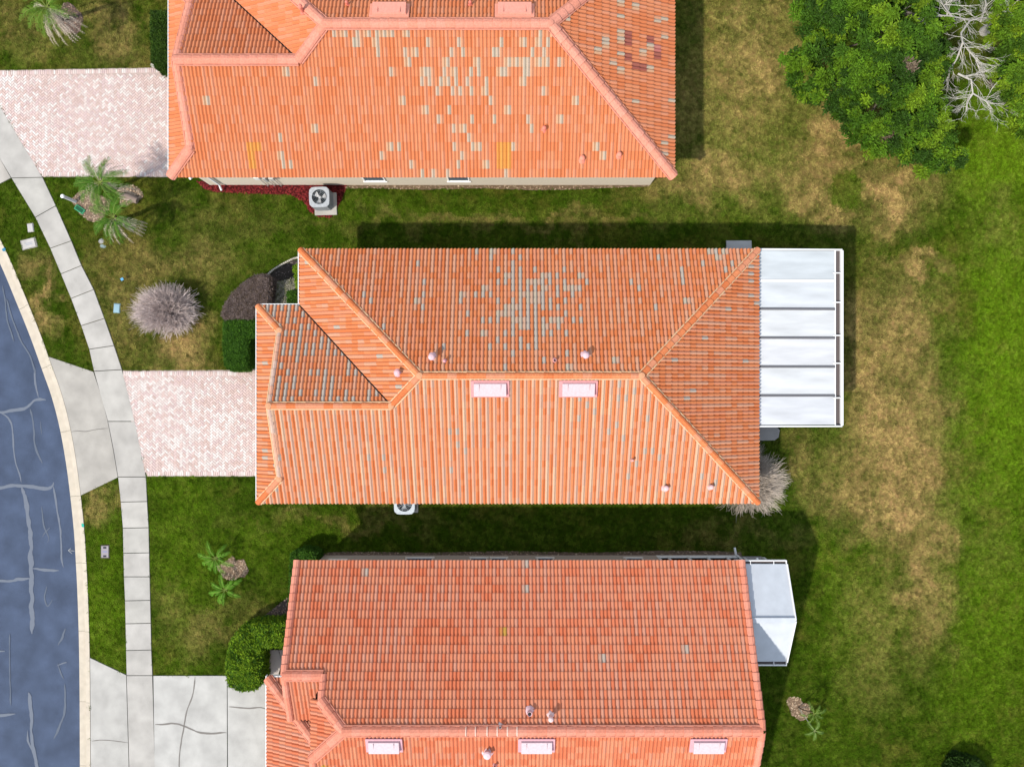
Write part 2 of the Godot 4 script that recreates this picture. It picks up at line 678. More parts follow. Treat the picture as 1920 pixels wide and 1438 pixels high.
func strip(h: Node3D, called: String, a: Vector3, b: Vector3, size: Vector2, m: Material, col := Color.WHITE) -> MeshInstance3D:
	# a straight bar from a to b, size = (width, height)
	var mb := MB.new()
	mb.off = h.position if h != self else Vector3.ZERO
	var d := b - a
	var ex := d.normalized()
	var ez := ex.cross(Vector3.UP).normalized()
	if ez.length() < 0.5: ez = Vector3.BACK
	var ey := ez.cross(ex)
	mb.box((a + b) * 0.5, Vector3(d.length(), size.y, size.x), col, Basis(ex, ey, ez))
	return part(called, mb.done(), m, h)

func strip_in(into: Node3D, h: Node3D, called: String, a: Vector3, b: Vector3, size: Vector2, m: Material, col := Color.WHITE) -> void:
	var o := strip(h, called, a, b, size, m, col)
	h.remove_child(o)
	o.name = called
	into.add_child(o, true)

func ridge_vent(h: Node3D, at: Vector3, down: Vector2, hood: Color, flange: Color, w := 1.42) -> void:
	# off-ridge vent: a sheet flange on the tiles with a low sloping hood
	var ez := Vector3(down.x, -PITCH, down.y).normalized()
	var ex := Vector3(down.y, 0, -down.x)
	var ey := ez.cross(ex)
	if ey.y < 0:
		ex = -ex
		ey = ez.cross(ex)
	var bs := Basis(ex, ey, ez)
	var mb := MB.new()
	mb.off = h.position
	mb.box(at + ey * 0.115, Vector3(w + 0.24, 0.06, 0.72), flange, bs, 0.015)
	var fl := part("ridge_vent", mb.done(), M.paint, h)
	mb = MB.new()
	mb.off = h.position
	var t := -0.27
	var p := func(x: float, y: float, z: float) -> Vector3: return at + ex * x * w * 0.5 + ey * y + ez * z
	var lo := 0.14
	var a := [p.call(-1.0, lo, t), p.call(1.0, lo, t), p.call(1.0, lo, 0.26), p.call(-1.0, lo, 0.26)]
	var b := [p.call(-0.985, 0.23, t + 0.01), p.call(0.985, 0.23, t + 0.01), p.call(0.985, 0.30, 0.25), p.call(-0.985, 0.30, 0.25)]
	mb.quad(b[0], b[3], b[2], b[1], hood)
	for i in 4:
		var j := (i + 1) % 4
		mb.quad(a[i], b[i], b[j], a[j], hood)
	for k in [-0.33, 0.33]:
		mb.box(at + ex * w * k + ey * 0.262, Vector3(0.014, 0.03, 0.48), hood, bs)
	part("hood", mb.done(), M.paint, fl)

func pipe_vent(h: Node3D, at: Vector3, r: float, ht: float, col: Color, dark := false) -> void:
	var mb := MB.new()
	mb.off = h.position
	mb.tube([at, at + Vector3.UP * ht], [r, r * 0.94], 12, col, false)
	mb.tube([at + Vector3.UP * (ht - 0.001), at + Vector3.UP * (ht - 0.03)], [r * 0.94, r * 0.7], 12, col, false)
	mb.tube([at + Vector3.UP * 0.0, at + Vector3.UP * 0.07, at + Vector3.UP * 0.14], [r * 2.2, r * 1.7, r * 1.02], 12, col * 0.95, false)
	var o := part("vent_pipe", mb.done(), M.paint, h)
	mb = MB.new()
	mb.off = h.position
	if dark:
		mb.tube([at + Vector3.UP * (ht - 0.05), at + Vector3.UP * (ht - 0.045)], [r * 0.9, r * 0.9], 12, Color(0.02, 0.02, 0.02))
		part("opening", mb.done(), M.plain, o)
	else:
		var rr := [r * 1.35, r * 1.3, r * 0.9, 0.004]
		var pp := [at + Vector3.UP * (ht - 0.02), at + Vector3.UP * (ht + 0.02), at + Vector3.UP * (ht + 0.06), at + Vector3.UP * (ht + 0.085)]
		mb.tube(pp, rr, 12, col)
		part("rain_cap", mb.done(), M.paint, o)

# ---------------------------------------------------------------- the two hipped houses share a plan
func hip_house(h: Node3D, q: Dictionary) -> Dictionary:
	var xg: float = q.xg
	var xm: float = q.xm
	var xe: float = q.xe
	var zn: float = q.zn
	var zs: float = q.zs
	var zng: float = q.zng
	var half := (zs - zn) * 0.5
	var zr := (zs + zn) * 0.5
	var hg := (zs - zng) * 0.5
	var zg := (zs + zng) * 0.5
	var sk := 42.0
	var xd := xg + sk
	var C := Vector2(xe - half, zr)
	var D := Vector2(xm + half, zr)
	var J := Vector2(xm + hg, zg)
	var K := Vector2(xd, zg)
	var Y := func(d: float) -> float: return EAVE + PITCH * d / U
	var S := slope(Vector2(xg, zs), Vector2(0, 1), [
		[Vector2(xg, zs), Vector2(xe, zs), Vector2(xe - sk, zs - sk), Vector2(xd, zs - sk)],
		[Vector2(xd, zs - sk), Vector2(xe - sk, zs - sk), Vector2(xe - hg, zg), K],
		[J, Vector2(xe - hg, zg), C, D]], 1)
	var N := slope(Vector2(xm, zn), Vector2(0, -1), [[Vector2(xm, zn), Vector2(xe, zn), C, D]], 2)
	var E := slope(Vector2(xe, zn), Vector2(1, 0), [[Vector2(xe, zn), Vector2(xe, zs), C]], 3)
	var va := Vector2(xm, zng)
	var W := slope(Vector2(xm, zn), Vector2(-1, 0), [[Vector2(xm, zn), D, J, va]], 4, EAVE, [[va, J, 0.028]])
	var G := slope(Vector2(xg, zng), Vector2(0, -1), [
		[Vector2(xg, zng), va, va + Vector2(sk, sk), Vector2(xd, zng + sk)],
		[Vector2(xd, zng + sk), va + Vector2(sk, sk), J, K]], 5, EAVE, [[va, J, 0.028]])
	var T := slope(Vector2(xg, zng), Vector2(-1, 0), [[Vector2(xg, zng), Vector2(xd, zng + sk), Vector2(xd, zs - sk), Vector2(xg, zs)]], 6)
	var slopes := [S, N, E, W, G, T]
	deck(h, slopes)
	lay_tiles(h, slopes, q.tile_w, q.exposure, q.variants, q.pick)
	var P := func(x: float, z: float, y: float) -> Vector3: return Vector3(x / U, y, z / U)
	var e: float = EAVE
	var yr: float = Y.call(half)
	var yg: float = Y.call(hg)
	var ys: float = Y.call(sk)
	var c3: Vector3 = P.call(C.x, C.y, yr)
	var d3: Vector3 = P.call(D.x, D.y, yr)
	var j3: Vector3 = P.call(J.x, J.y, yg)
	var k3: Vector3 = P.call(K.x, K.y, yg)
	var edges := [[P.call(xe, zn, e), c3], [P.call(xe, zs, e), c3], [d3, c3], [P.call(xm, zn, e), d3], [j3, d3], [k3, j3],
		[P.call(xg, zng, e), P.call(xd, zng + sk, ys)], [P.call(xg, zs, e), P.call(xd, zs - sk, ys)],
		]
	for ed in edges: lay_caps(h, ed[0], ed[1], q.caps, q.cap_w, q.cap_h, 0.38, q.mortar)
	for s in [P.call(xd, zng + sk, ys), P.call(xd, zs - sk, ys)]: lay_caps(h, s, k3, q.rakes, q.cap_w * 0.8, q.cap_h * 0.7, 0.36, q.mortar if q.mortar.a > 0 else Color(0, 0, 0, 0), "rake_tile")
	# small mortar saddles where ridges meet
	for p in [c3, d3, j3, k3, P.call(xd, zng + sk, ys), P.call(xd, zs - sk, ys)]:
		var sb := MB.new()
		sb.off = h.position
		sb.tube([p + Vector3.UP * 0.02, p + Vector3.UP * 0.11, p + Vector3.UP * 0.165, p + Vector3.UP * 0.185], [0.16, 0.15, 0.12, 0.005], 9, q.saddle)
		part("ridge_saddle", sb.done(), M.mortar, h)
	# valley metal
	strip(h, "valley_flashing", P.call(va.x, va.y, e + 0.01), j3 + Vector3(0, 0.01, 0), Vector2(0.3, 0.012), M.flashing)
	# gable wall above the front skirt roof
	var gm := MB.new()
	gm.off = h.position
	gm.prism(PackedVector2Array([Vector2(xd - 2, zng + sk) / U, Vector2(xd + 6, zng + sk) / U, Vector2(xd + 6, zs - sk) / U, Vector2(xd - 2, zs - sk) / U]), ys - 0.3, ys - 0.02, q.wall)
	gm.tri(P.call(xd - 1, zng + sk, ys), P.call(xd - 1, zs - sk, ys), P.call(xd - 1, zg, yg), q.wall)
	part("gable_wall", gm.done(), M.stucco, h)
	# walls
	var i := 17.0
	var fp := [Vector2(xg + i, zng + i), Vector2(xm + i, zng + i), Vector2(xm + i, zn + i), Vector2(xe - i, zn + i), Vector2(xe - i, zs - i), Vector2(xg + i, zs - i)]
	var foot := PackedVector2Array()
	for p in fp: foot.append(p / U)
	for k in 6:
		var a := foot[k]
		var b := foot[(k + 1) % 6]
		var d := (b - a).normalized() * 0.1
		var nrm := Vector2(d.y, -d.x)      # outward is to the left of the path
		wall(h, a + d * 0.0 - nrm, b - d * 2.0 - nrm, -0.1, EAVE - 0.11, q.wall)
	keep_off(foot)
	# soffit and fascia round the eaves
	var ev := [Vector2(xg, zng), Vector2(xm, zng), Vector2(xm, zn), Vector2(xe, zn), Vector2(xe, zs), Vector2(xg, zs)]
	for k in 6:
		var a: Vector2 = ev[k] / U
		var b: Vector2 = ev[(k + 1) % 6] / U
		var d := (b - a).normalized()
		var nrm := Vector2(d.y, -d.x)
		var off: float = -0.02
		if k == 0 or k == 1 or k == 5: off = 0.12
		strip(h, "fascia", v3(a + nrm * off + d * 0.02, EAVE - 0.05), v3(b + nrm * off - d * 0.02, EAVE - 0.05), Vector2(0.04, 0.17), M.white)
	var sm := MB.new()
	sm.off = h.position
	var outer := PackedVector2Array()
	for p in ev: outer.append(p / U)
	var ins: Array = Geometry2D.offset_polygon(outer, -0.5)
	for k in 6:
		# boards between the fascia and the wall
		var a := outer[k]
		var b := outer[(k + 1) % 6]
		var na := foot[k]
		var nb := foot[(k + 1) % 6]
		sm.quad(v3(a, EAVE - 0.13), v3(b, EAVE - 0.13), v3(nb, EAVE - 0.13), v3(na, EAVE - 0.13), Color(0.7, 0.7, 0.68))
	part("soffit", sm.done(), M.plain, h)
	# garage door in the front wall
	var gx := (xg + i) / U - 0.02
	var gd := Node3D.new()
	gd.name = "garage_door"
	h.add_child(gd)
	for k in 4:
		var pm := MB.new()
		pm.off = h.position
		pm.box(Vector3(gx, 0.3 + k * 0.54, q.door_z / U), Vector3(0.06, 0.52, 4.8), Color(0.7, 0.68, 0.64), Basis.IDENTITY, 0.02)
		part("door_panel", pm.done(), M.plain, gd)
	return {"foot": foot, "zr": zr, "yr": yr, "S": S, "N": N, "E": E, "W": W}

func on(s: Slope, x: float, y: float) -> Vector3:
	# the point of a roof slope that lies on the sight line through survey point x, y
	var h := 4.0
	for k in 12:
		var p := site(x, y, h)
		h = s.y(Vector2(p.x, p.z))
	return site(x, y, h)

func hash01(a: int, b: int, c: int) -> float:
	var x := sin(a * 12.9898 + b * 78.233 + c * 37.719) * 43758.5453
	return x - floor(x)

func main_house() -> void:
	var h := thing("hip_roof_house", Vector3(0, 0, -0.3), "middle house, its striped orange tile roof joined to a flat white patio roof", "house", "tile-roofed houses")
	# pairs of roll colours
	var va := []
	var A := [Color(0.62, 0.205, 0.08), Color(0.64, 0.225, 0.095), Color(0.60, 0.18, 0.065), Color(0.63, 0.235, 0.115)]
	var B := [Color(0.60, 0.37, 0.26), Color(0.62, 0.33, 0.22), Color(0.56, 0.36, 0.27), Color(0.60, 0.41, 0.29)]
	for a in A:
		for b in B: va.append([a, b])
	for g in [[Color(0.54, 0.34, 0.24), Color(0.46, 0.40, 0.32)], [Color(0.60, 0.21, 0.09), Color(0.44, 0.39, 0.34)], [Color(0.44, 0.38, 0.31), Color(0.50, 0.45, 0.35)]]: va.append(g)
	for a in A.slice(0, 3): va.append([a, Color(0.62, 0.21, 0.09)])
	var B2 := [Color(0.62, 0.29, 0.175), Color(0.63, 0.25, 0.14), Color(0.60, 0.31, 0.20), Color(0.64, 0.28, 0.16)]
	for a in A:
		for b in B2: va.append([a, b])
	var pick := func(p: Vector2, row: int, col: int, salt: int) -> int:
		var r := hash01(row, col, salt)
		var g := Vector2(p.x * 40.0 - 40.0, p.y * 40.0 + 130.0)
		var grey := 0.0
		if salt == 2: grey = exp(-(g.x * g.x) / 4200.0 - (g.y * g.y) / 5200.0) * 1.05
		if salt == 5: grey = 0.55
		grey = maxf(grey, (0.02 if salt == 1 or salt == 4 else 0.05) + 0.16 * nz.get_noise_2d(p.x * 22.0 + salt * 90.0, p.y * 22.0))
		if salt == 2 and r < grey: return 17 if hash01(col, row, salt + 7) < 0.7 else 16
		if r < grey: return 17
		var s := nz2.get_noise_2d(col * 30.0 + salt * 333.0, row * 4.0)
		var t := hash01(col, 3, salt)
		if salt != 1 and hash01(col * 5, row, 4) < 0.14: return 19 + int(r * 2.99)
		var ia := clampi(int((t * 0.5 + 0.5 * hash01(row, col, 91)) * 4.0), 0, 3)
		var ib := clampi(int((s * 0.9 + 0.5) * 4.0), 0, 3)
		return ia * 4 + ib + (0 if salt == 1 else 22)
	var caps := [Color(0.64, 0.20, 0.08), Color(0.66, 0.23, 0.10), Color(0.62, 0.25, 0.14), Color(0.60, 0.17, 0.06)]
	var d := hip_house(h, {"xg": -433.5, "xm": -361.0, "xe": 420.0, "zn": -227.5, "zs": 202.5, "zng": -131.0, "tile_w": 0.31, "exposure": 0.30, "variants": va, "pick": pick,
		"caps": caps, "rakes": [Color(0.52, 0.36, 0.29), Color(0.56, 0.40, 0.33), Color(0.60, 0.34, 0.24)], "cap_w": 0.26, "cap_h": 0.11, "mortar": Color(0.74, 0.50, 0.30), "saddle": Color(0.68, 0.34, 0.19), "wall": Color(0.60, 0.52, 0.43), "door_z": 75.0})
	for x in [919.0, 1084.0]: ridge_vent(h, on(d.S, x, 727.0), Vector2(0, 1), Color(0.56, 0.43, 0.46), Color(0.60, 0.26, 0.27), 1.3)
	pipe_vent(h, on(d.N, 811, 670), 0.10, 0.42, Color(0.62, 0.42, 0.46))
	pipe_vent(h, on(d.N, 834, 677), 0.05, 0.25, Color(0.66, 0.34, 0.38))
	pipe_vent(h, on(d.N, 1040, 676), 0.06, 0.25, Color(0.66, 0.34, 0.36), true)
	pipe_vent(h, on(d.N, 1097, 667), 0.10, 0.36, Color(0.60, 0.42, 0.47))
	pipe_vent(h, on(d.W, 747, 699), 0.09, 0.34, Color(0.66, 0.40, 0.44))
	pipe_vent(h, on(d.S, 1185, 862), 0.045, 0.22, Color(0.64, 0.33, 0.30))
	pipe_vent(h, on(d.S, 1247, 914), 0.09, 0.26, Color(0.68, 0.45, 0.46))
	pipe_vent(h, on(d.S, 1331, 912), 0.08, 0.26, Color(0.66, 0.42, 0.42))
	# flat white patio roof on the east side
	var x0 := 421.0 / U
	var x1 := 570.0 / U
	var z0 := -229.5 / U
	var z1 := 72.5 / U
	var y0 := 2.74
	var y1 := 2.60
	var pr := Node3D.new()
	pr.name = "patio_roof"
	h.add_child(pr)
	var zs := [470.0, 526.5, 579.5, 633.5, 687.5, 741.5, 797.0]
	var dirx := Vector3(x1 - x0 - 0.3, y1 - y0, 0)
	var bs := Basis(dirx.normalized(), dirx.normalized().rotated(Vector3.BACK, PI / 2), Vector3.BACK)
	var tint := [Color(0.86, 0.90, 0.92), Color(0.94, 0.96, 0.98), Color(1, 1, 1), Color(1.0, 0.99, 1.0), Color(1.0, 1.0, 1.0), Color(0.98, 0.98, 1.0)]
	for k in 6:
		var a: float = (zs[k] - 719.0) * 0.921 / U
		var b: float = (zs[k + 1] - 719.0) * 0.921 / U
		var mb := MB.new()
		mb.off = h.position
		mb.box(Vector3((x0 + x1 - 0.3) * 0.5, (y0 + y1) * 0.5, (a + b) * 0.5), Vector3(dirx.length(), 0.08, b - a - 0.02), tint[k], bs, 0.008)
		part("roof_panel", mb.done(), M.panel, pr)
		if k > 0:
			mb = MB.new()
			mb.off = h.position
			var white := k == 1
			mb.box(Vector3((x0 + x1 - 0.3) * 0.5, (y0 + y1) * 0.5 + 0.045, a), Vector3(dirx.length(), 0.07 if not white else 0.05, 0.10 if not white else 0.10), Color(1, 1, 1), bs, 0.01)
			part("seam_cap", mb.done(), M.seam_shade if not white else M.white, pr)  # rib shade painted as a dark cap colour; the first cap stays white
	# edge trims and the east gutter
	strip_in(pr, h, "roof_edge", Vector3(x0, y0 + 0.02, z0 - 0.03), Vector3(x1, y1 + 0.02, z0 - 0.03), Vector2(0.06, 0.16), M.white)
	strip_in(pr, h, "roof_edge", Vector3(x0, y0 + 0.02, z1 + 0.03), Vector3(x1, y1 + 0.02, z1 + 0.03), Vector2(0.06, 0.16), M.white)
	strip_in(pr, h, "gutter_lip", Vector3(x1, y1 + 0.02, z0), Vector3(x1, y1 + 0.02, z1), Vector2(0.10, 0.16), M.white)
	strip_in(pr, h, "gutter_floor", Vector3(x1 - 0.16, y1 - 0.06, z0), Vector3(x1 - 0.16, y1 - 0.06, z1), Vector2(0.24, 0.03), M.gutter)
	strip_in(pr, h, "panel_edge", Vector3(x1 - 0.285, y1 + 0.01, z0), Vector3(x1 - 0.285, y1 + 0.01, z1), Vector2(0.05, 0.11), M.white)
	for y in [512.0, 567.0, 629.0, 681.0, 746.0]:
		var z: float = (y - 719.0) * 0.921 / U
		strip_in(pr, h, "gutter_strap", Vector3(x1 - 0.40, y1 + 0.075, z), Vector3(x1 + 0.03, y1 + 0.09, z), Vector2(0.05, 0.02), M.white)
	for k in 5:
		var z := lerpf(z0 + 0.1, z1 - 0.1, k / 4.0)
		strip_in(pr, h, "post", Vector3(x1 - 0.35, 0.0, z), Vector3(x1 - 0.35, y1 - 0.09, z), Vector2(0.08, 0.08), M.white)
		if k < 4:
			var zb := lerpf(z0 + 0.1, z1 - 0.1, (k + 1) / 4.0)
			strip_in(pr, h, "screen", Vector3(x1 - 0.35, 1.25, z + 0.05), Vector3(x1 - 0.35, 1.25, zb - 0.05), Vector2(0.006, 2.4), M.screen)
	keep_off(PackedVector2Array([Vector2(x0 - 0.6, z0 + 0.1), Vector2(x1 - 0.3, z0 + 0.1), Vector2(x1 - 0.3, z1 - 0.05), Vector2(x0 - 0.6, z1 - 0.05)]))
	var mb := MB.new()
	mb.off = h.position
	mb.box(Vector3((x0 + x1 - 0.6) * 0.5, 0.0, (z0 + z1) * 0.5), Vector3(x1 - x0 + 0.1, 0.2, z1 - z0 - 0.1), Color(0.45, 0.43, 0.4), Basis.IDENTITY, 0.02)
	part("patio_floor", mb.done(), M.concrete, h)

func top_house() -> void:
	var h := thing("hip_roof_house", Vector3(-3.85, 0, -14.2), "house with salmon-capped orange tile roof cut by the photo's top edge", "house", "tile-roofed houses")
	var va := []
	for a in [Color(0.64, 0.215, 0.095), Color(0.65, 0.235, 0.11), Color(0.63, 0.20, 0.085), Color(0.65, 0.25, 0.125)]:
		va.append([a, a * 1.0])
		va.append([a, Color(0.64, 0.265, 0.15)])
		va.append([a, Color(0.63, 0.23, 0.11)])
	for g in [[Color(0.60, 0.35, 0.215), Color(0.49, 0.40, 0.31)], [Color(0.63, 0.235, 0.11), Color(0.48, 0.41, 0.32)], [Color(0.50, 0.40, 0.31), Color(0.62, 0.29, 0.165)]]: va.append(g)
	va.append([Color(0.65, 0.26, 0.06), Color(0.66, 0.30, 0.075)])      # 15 yellow
	va.append([Color(0.33, 0.10, 0.075), Color(0.36, 0.12, 0.09)])     # 16 maroon
	va.append([Color(0.50, 0.17, 0.15), Color(0.52, 0.2, 0.17)])
	var dark := [[1180, 62], [1182, 74], [1225, 50], [1240, 70], [1242, 84], [1175, 100], [1190, 106], [1200, 108], [1210, 112], [1240, 64], [1230, 54]]
	var pick := func(p: Vector2, row: int, col: int, salt: int) -> int:
		var k := 1.0 / (1.0 - 4.2 / CAM_H)
		var px := 960.0 + p.x * U * k
		var py := 719.0 + p.y * U * k
		var r := hash01(row, col, salt + 20)
		if salt == 1:
			if absf(px - 462.0) < 14.0 and absf(py - 278.0) < 18.0 and r < 0.6: return 15
			if absf(px - 938.0) < 14.0 and absf(py - 280.0) < 22.0 and r < 0.8: return 15
			var g := 0.0
			g = maxf(g, 0.75 * exp(-pow((px - 700.0) / 60.0, 2.0) - pow((py - 85.0) / 28.0, 2.0)))
			g = maxf(g, 0.60 * exp(-pow((px - 830.0) / 80.0, 2.0) - pow((py - 140.0) / 45.0, 2.0)))
			g = maxf(g, 0.75 * exp(-pow((px - 985.0) / 60.0, 2.0) - pow((py - 115.0) / 40.0, 2.0)))
			g = maxf(g, 0.65 * exp(-pow((px - 810.0) / 45.0, 2.0) - pow((py - 310.0) / 16.0, 2.0)))
			g = maxf(g, 0.25 * exp(-pow((px - 860.0) / 140.0, 2.0) - pow((py - 220.0) / 80.0, 2.0)))
			g = maxf(g, 0.03)
			if r < g: return 12 + int(hash01(col, row, 2) * 2.99)
		if salt == 3:
			for q in dark:
				if absf(px - q[0]) < 9.0 and absf(py - q[1]) < 7.0: return 16 + (1 if r < 0.3 else 0)
			if r < 0.10 + 0.12 * nz.get_noise_2d(px * 0.9, py * 0.9): return 12 + int(hash01(col, row, 2) * 2.99)
		var s := nz2.get_noise_2d(p.x * 60.0, p.y * 60.0) * 0.8 + 0.5
		return clampi(int((s * 0.75 + 0.15 * hash01(row, col, 6) + 0.1 * hash01(col, 1, 1)) * 12.0), 0, 11)
	var sal := [Color(0.67, 0.27, 0.19), Color(0.68, 0.285, 0.205), Color(0.66, 0.26, 0.18)]
	var d := hip_house(h, {"xg": -584.0, "xm": -511.0, "xe": 276.0, "zn": -784.5, "zs": -355.0, "zng": -688.5, "tile_w": 0.31, "exposure": 0.36, "variants": va, "pick": pick,
		"caps": sal, "rakes": sal, "cap_w": 0.42, "cap_h": 0.13, "mortar": Color(0.67, 0.28, 0.20), "saddle": Color(0.67, 0.28, 0.20), "wall": Color(0.80, 0.72, 0.60), "door_z": -500.0})
	for x in [731.0, 965.0]: ridge_vent(h, on(d.N, x, 24.0), Vector2(0, -1), Color(0.68, 0.29, 0.22), Color(0.68, 0.28, 0.20), 1.35)
	pipe_vent(h, on(d.S, 1020, 243), 0.07, 0.22, Color(0.66, 0.2, 0.15))
	pipe_vent(h, on(d.S, 1091, 299), 0.09, 0.22, Color(0.68, 0.25, 0.18))
	pipe_vent(h, on(d.S, 1160, 292), 0.08, 0.22, Color(0.68, 0.25, 0.18))
	pipe_vent(h, on(d.W, 569, 24), 0.07, 0.5, Color(0.62, 0.2, 0.15))
	pipe_vent(h, on(d.N, 652, 10), 0.05, 0.25, Color(0.66, 0.2, 0.15))
	pipe_vent(h, on(d.N, 882, 10), 0.05, 0.25, Color(0.66, 0.2, 0.15))
	var zw := (-355.0 - 17.0) / U + 0.0
	for x in [692.0, 856.0]:
		var cx: float = (x - 960.0) * 0.937 / U
		window(h, Vector3(cx - 0.5, 0.72, zw), Vector3(cx + 0.5, 2.15, zw), Vector3.BACK)
	# downspout at the south-west corner
	var mb := MB.new()
	mb.off = h.position
	var dx := -566.0 / U + 0.55
	mb.tube([Vector3(dx - 0.25, EAVE - 0.1, zw + 0.5), Vector3(dx - 0.15, EAVE - 0.3, zw + 0.3), Vector3(dx, EAVE - 0.55, zw + 0.07), Vector3(dx, 0.35, zw + 0.07), Vector3(dx + 0.05, 0.2, zw + 0.3)], [0.06, 0.05, 0.05, 0.05, 0.05], 8, Color(0.78, 0.8, 0.82))
	part("downspout", mb.done(), M.paint, h)
	# electric meter, conduits and a hose bib on the south wall
	for e in [[479.0, 0.28, 0.35, 1.5, 0.72], [492.0, 0.16, 0.5, 1.3, 0.45], [505.0, 0.24, 0.3, 1.4, 0.5]]:
		mb = MB.new()
		mb.off = h.position
		var cx: float = (e[0] - 960.0) * 0.95 / U
		mb.box(Vector3(cx, e[3], zw + 0.08), Vector3(e[1], e[2], 0.16), Color(e[4], e[4], e[4] * 0.97), Basis.IDENTITY, 0.02)
		mb.tube([Vector3(cx, e[3] - e[2] * 0.5, zw + 0.06), Vector3(cx, 0.05, zw + 0.06)], [0.02, 0.02], 6, Color(0.5, 0.5, 0.5))
		part("meter_box", mb.done(), M.metal, h)

func bottom_house() -> void:
	var h := thing("gable_roof_house", Vector3(0, 0, 13.5), "house with gabled coral tile roof cut by the photo's bottom edge", "house", "tile-roofed houses")
	var va := []
	for a in [Color(0.64, 0.195, 0.10), Color(0.66, 0.225, 0.12), Color(0.62, 0.175, 0.085), Color(0.66, 0.25, 0.14)]:
		va.append([a, a])
		va.append([a, Color(0.62, 0.25, 0.155)])
		va.append([a, Color(0.60, 0.28, 0.195)])
	va.append([Color(0.46, 0.38, 0.32), Color(0.52, 0.30, 0.22)])
	va.append([Color(0.50, 0.30, 0.06), Color(0.55, 0.22, 0.08)])
	var pick := func(p: Vector2, row: int, col: int, salt: int) -> int:
		var r := hash01(row, col, salt + 40)
		if r < 0.003: return 12
		if r > 0.999: return 13
		var s := nz2.get_noise_2d(p.x * 30.0, p.y * 45.0) * 0.7 + 0.5
		var a := int(hash01(row, col, 3) * 3.99)
		var b := clampi(int((s * 0.7 + 0.3 * hash01(col, row, 9)) * 3.0), 0, 2)
		if salt == 2: b = 0 if b < 2 else 1
		return a * 3 + b
	var V := func(x: float, z: float) -> Vector2: return Vector2(x, z)
	var N := slope(Vector2(-368, 305), Vector2(0, -1), [
		[Vector2(-368, 305), Vector2(393, 305), Vector2(393, 471), Vector2(-368, 471)],
		[Vector2(-304, 471), Vector2(393, 471), Vector2(393, 505), Vector2(-304, 505)],
		[Vector2(-304, 505), Vector2(393, 505), Vector2(393, 545), Vector2(-264, 545)]], 1)
	var S := slope(Vector2(-320, 785), Vector2(0, 1), [
		[Vector2(-264, 545), Vector2(393, 545), Vector2(393, 601), Vector2(-320, 601)],
		[Vector2(-320, 601), Vector2(393, 601), Vector2(393, 785), Vector2(-320, 785)]], 2)
	var yr := EAVE + PITCH * 240.0 / U
	var W := slope(Vector2(-320, 505), Vector2(-1, 0), [[Vector2(-264, 545), Vector2(-320, 601), Vector2(-320, 505), Vector2(-304, 505)]], 3, yr - PITCH * 56.0 / U)
	var yp := EAVE + PITCH * 166.0 / U
	var Q := slope(Vector2(-368, 556), Vector2(0, 1), [[Vector2(-368, 471), Vector2(-304, 471), Vector2(-304, 556), Vector2(-368, 556)]], 4, yp - PITCH * 85.0 / U)
	var GW := slope(Vector2(-417, 505), Vector2(-1, 0), [[Vector2(-417, 505), Vector2(-320, 602), Vector2(-320, 688), Vector2(-417, 785)]], 5)
	var GN := slope(Vector2(-417, 505), Vector2(0, -1), [[Vector2(-417, 505), Vector2(-320, 505), Vector2(-320, 602)]], 6)
	var GS := slope(Vector2(-417, 785), Vector2(0, 1), [[Vector2(-417, 785), Vector2(-320, 785), Vector2(-320, 688)]], 7)
	var slopes := [N, S, W, Q, GW, GN, GS]
	deck(h, slopes)
	lay_tiles(h, slopes, 0.31, 0.34, va, pick)
	var P := func(x: float, z: float, y: float) -> Vector3: return Vector3(x / U, y, z / U)
	var sal := [Color(0.66, 0.25, 0.17), Color(0.67, 0.27, 0.19), Color(0.65, 0.235, 0.155)]
	var no := Color(0.66, 0.27, 0.19)
	var ys := EAVE + PITCH * 97.0 / U
	for ed in [[P.call(-264, 545, yr), P.call(393, 545, yr)], [P.call(-304, 505, yr - 0.42), P.call(-264, 545, yr)], [P.call(-320, 601, yr - PITCH * 1.4), P.call(-264, 545, yr)],
			[P.call(-368, 471, yp), P.call(-304, 471, yp)], [P.call(-417, 505, EAVE), P.call(-320, 602, ys)], [P.call(-417, 785, EAVE), P.call(-320, 688, ys)]]:
		lay_caps(h, ed[0], ed[1], sal, 0.40, 0.13, 0.38, no)
	for ed in [[P.call(-368, 305, EAVE), P.call(-368, 471, yp)], [P.call(-368, 556, yp - PITCH * 85.0 / U), P.call(-368, 471, yp)], [P.call(393, 305, EAVE), P.call(393, 545, yr)], [P.call(393, 785, EAVE), P.call(393, 545, yr)],
			[P.call(-304, 471, yp), P.call(-304, 505, yr - 0.42)], [P.call(-320, 785, EAVE), P.call(-320, 601, yr - PITCH * 1.4)]]:
		lay_caps(h, ed[0], ed[1], sal, 0.32, 0.12, 0.34, Color(0, 0, 0, 0), "rake_tile")
	# light mortar repair round five of the ridge tiles
	for x in [872.0, 890.0, 912.0, 931.0, 950.0, 968.0]:
		var a := site(x, 1370, 5.45)
		var f := Transform3D(Basis(Vector3.FORWARD, Vector3.UP, Vector3.RIGHT), Vector3(a.x, yr + 0.062, 545.0 / U) - h.position)
		part("mortar_repair", cap_mesh(Color(0.70, 0.50, 0.43), 0.41, 0.135, 0.055), M.mortar, h, f)
	for z in [-0.205, 0.205]:
		var a := site(870, 1370, 5.45)
		var b := site(970, 1370, 5.45)
		strip(h, "mortar_repair", Vector3(a.x, yr - 0.02, 545.0 / U + z), Vector3(b.x, yr - 0.02, 545.0 / U + z), Vector2(0.05, 0.10), M.mortar, Color(0.70, 0.50, 0.43))
	for x in [721.0, 1006.0, 1327.0]: ridge_vent(h, on(S, x, 1393.0), Vector2(0, 1), Color(0.56, 0.45, 0.49), Color(0.56, 0.31, 0.36), 1.22)
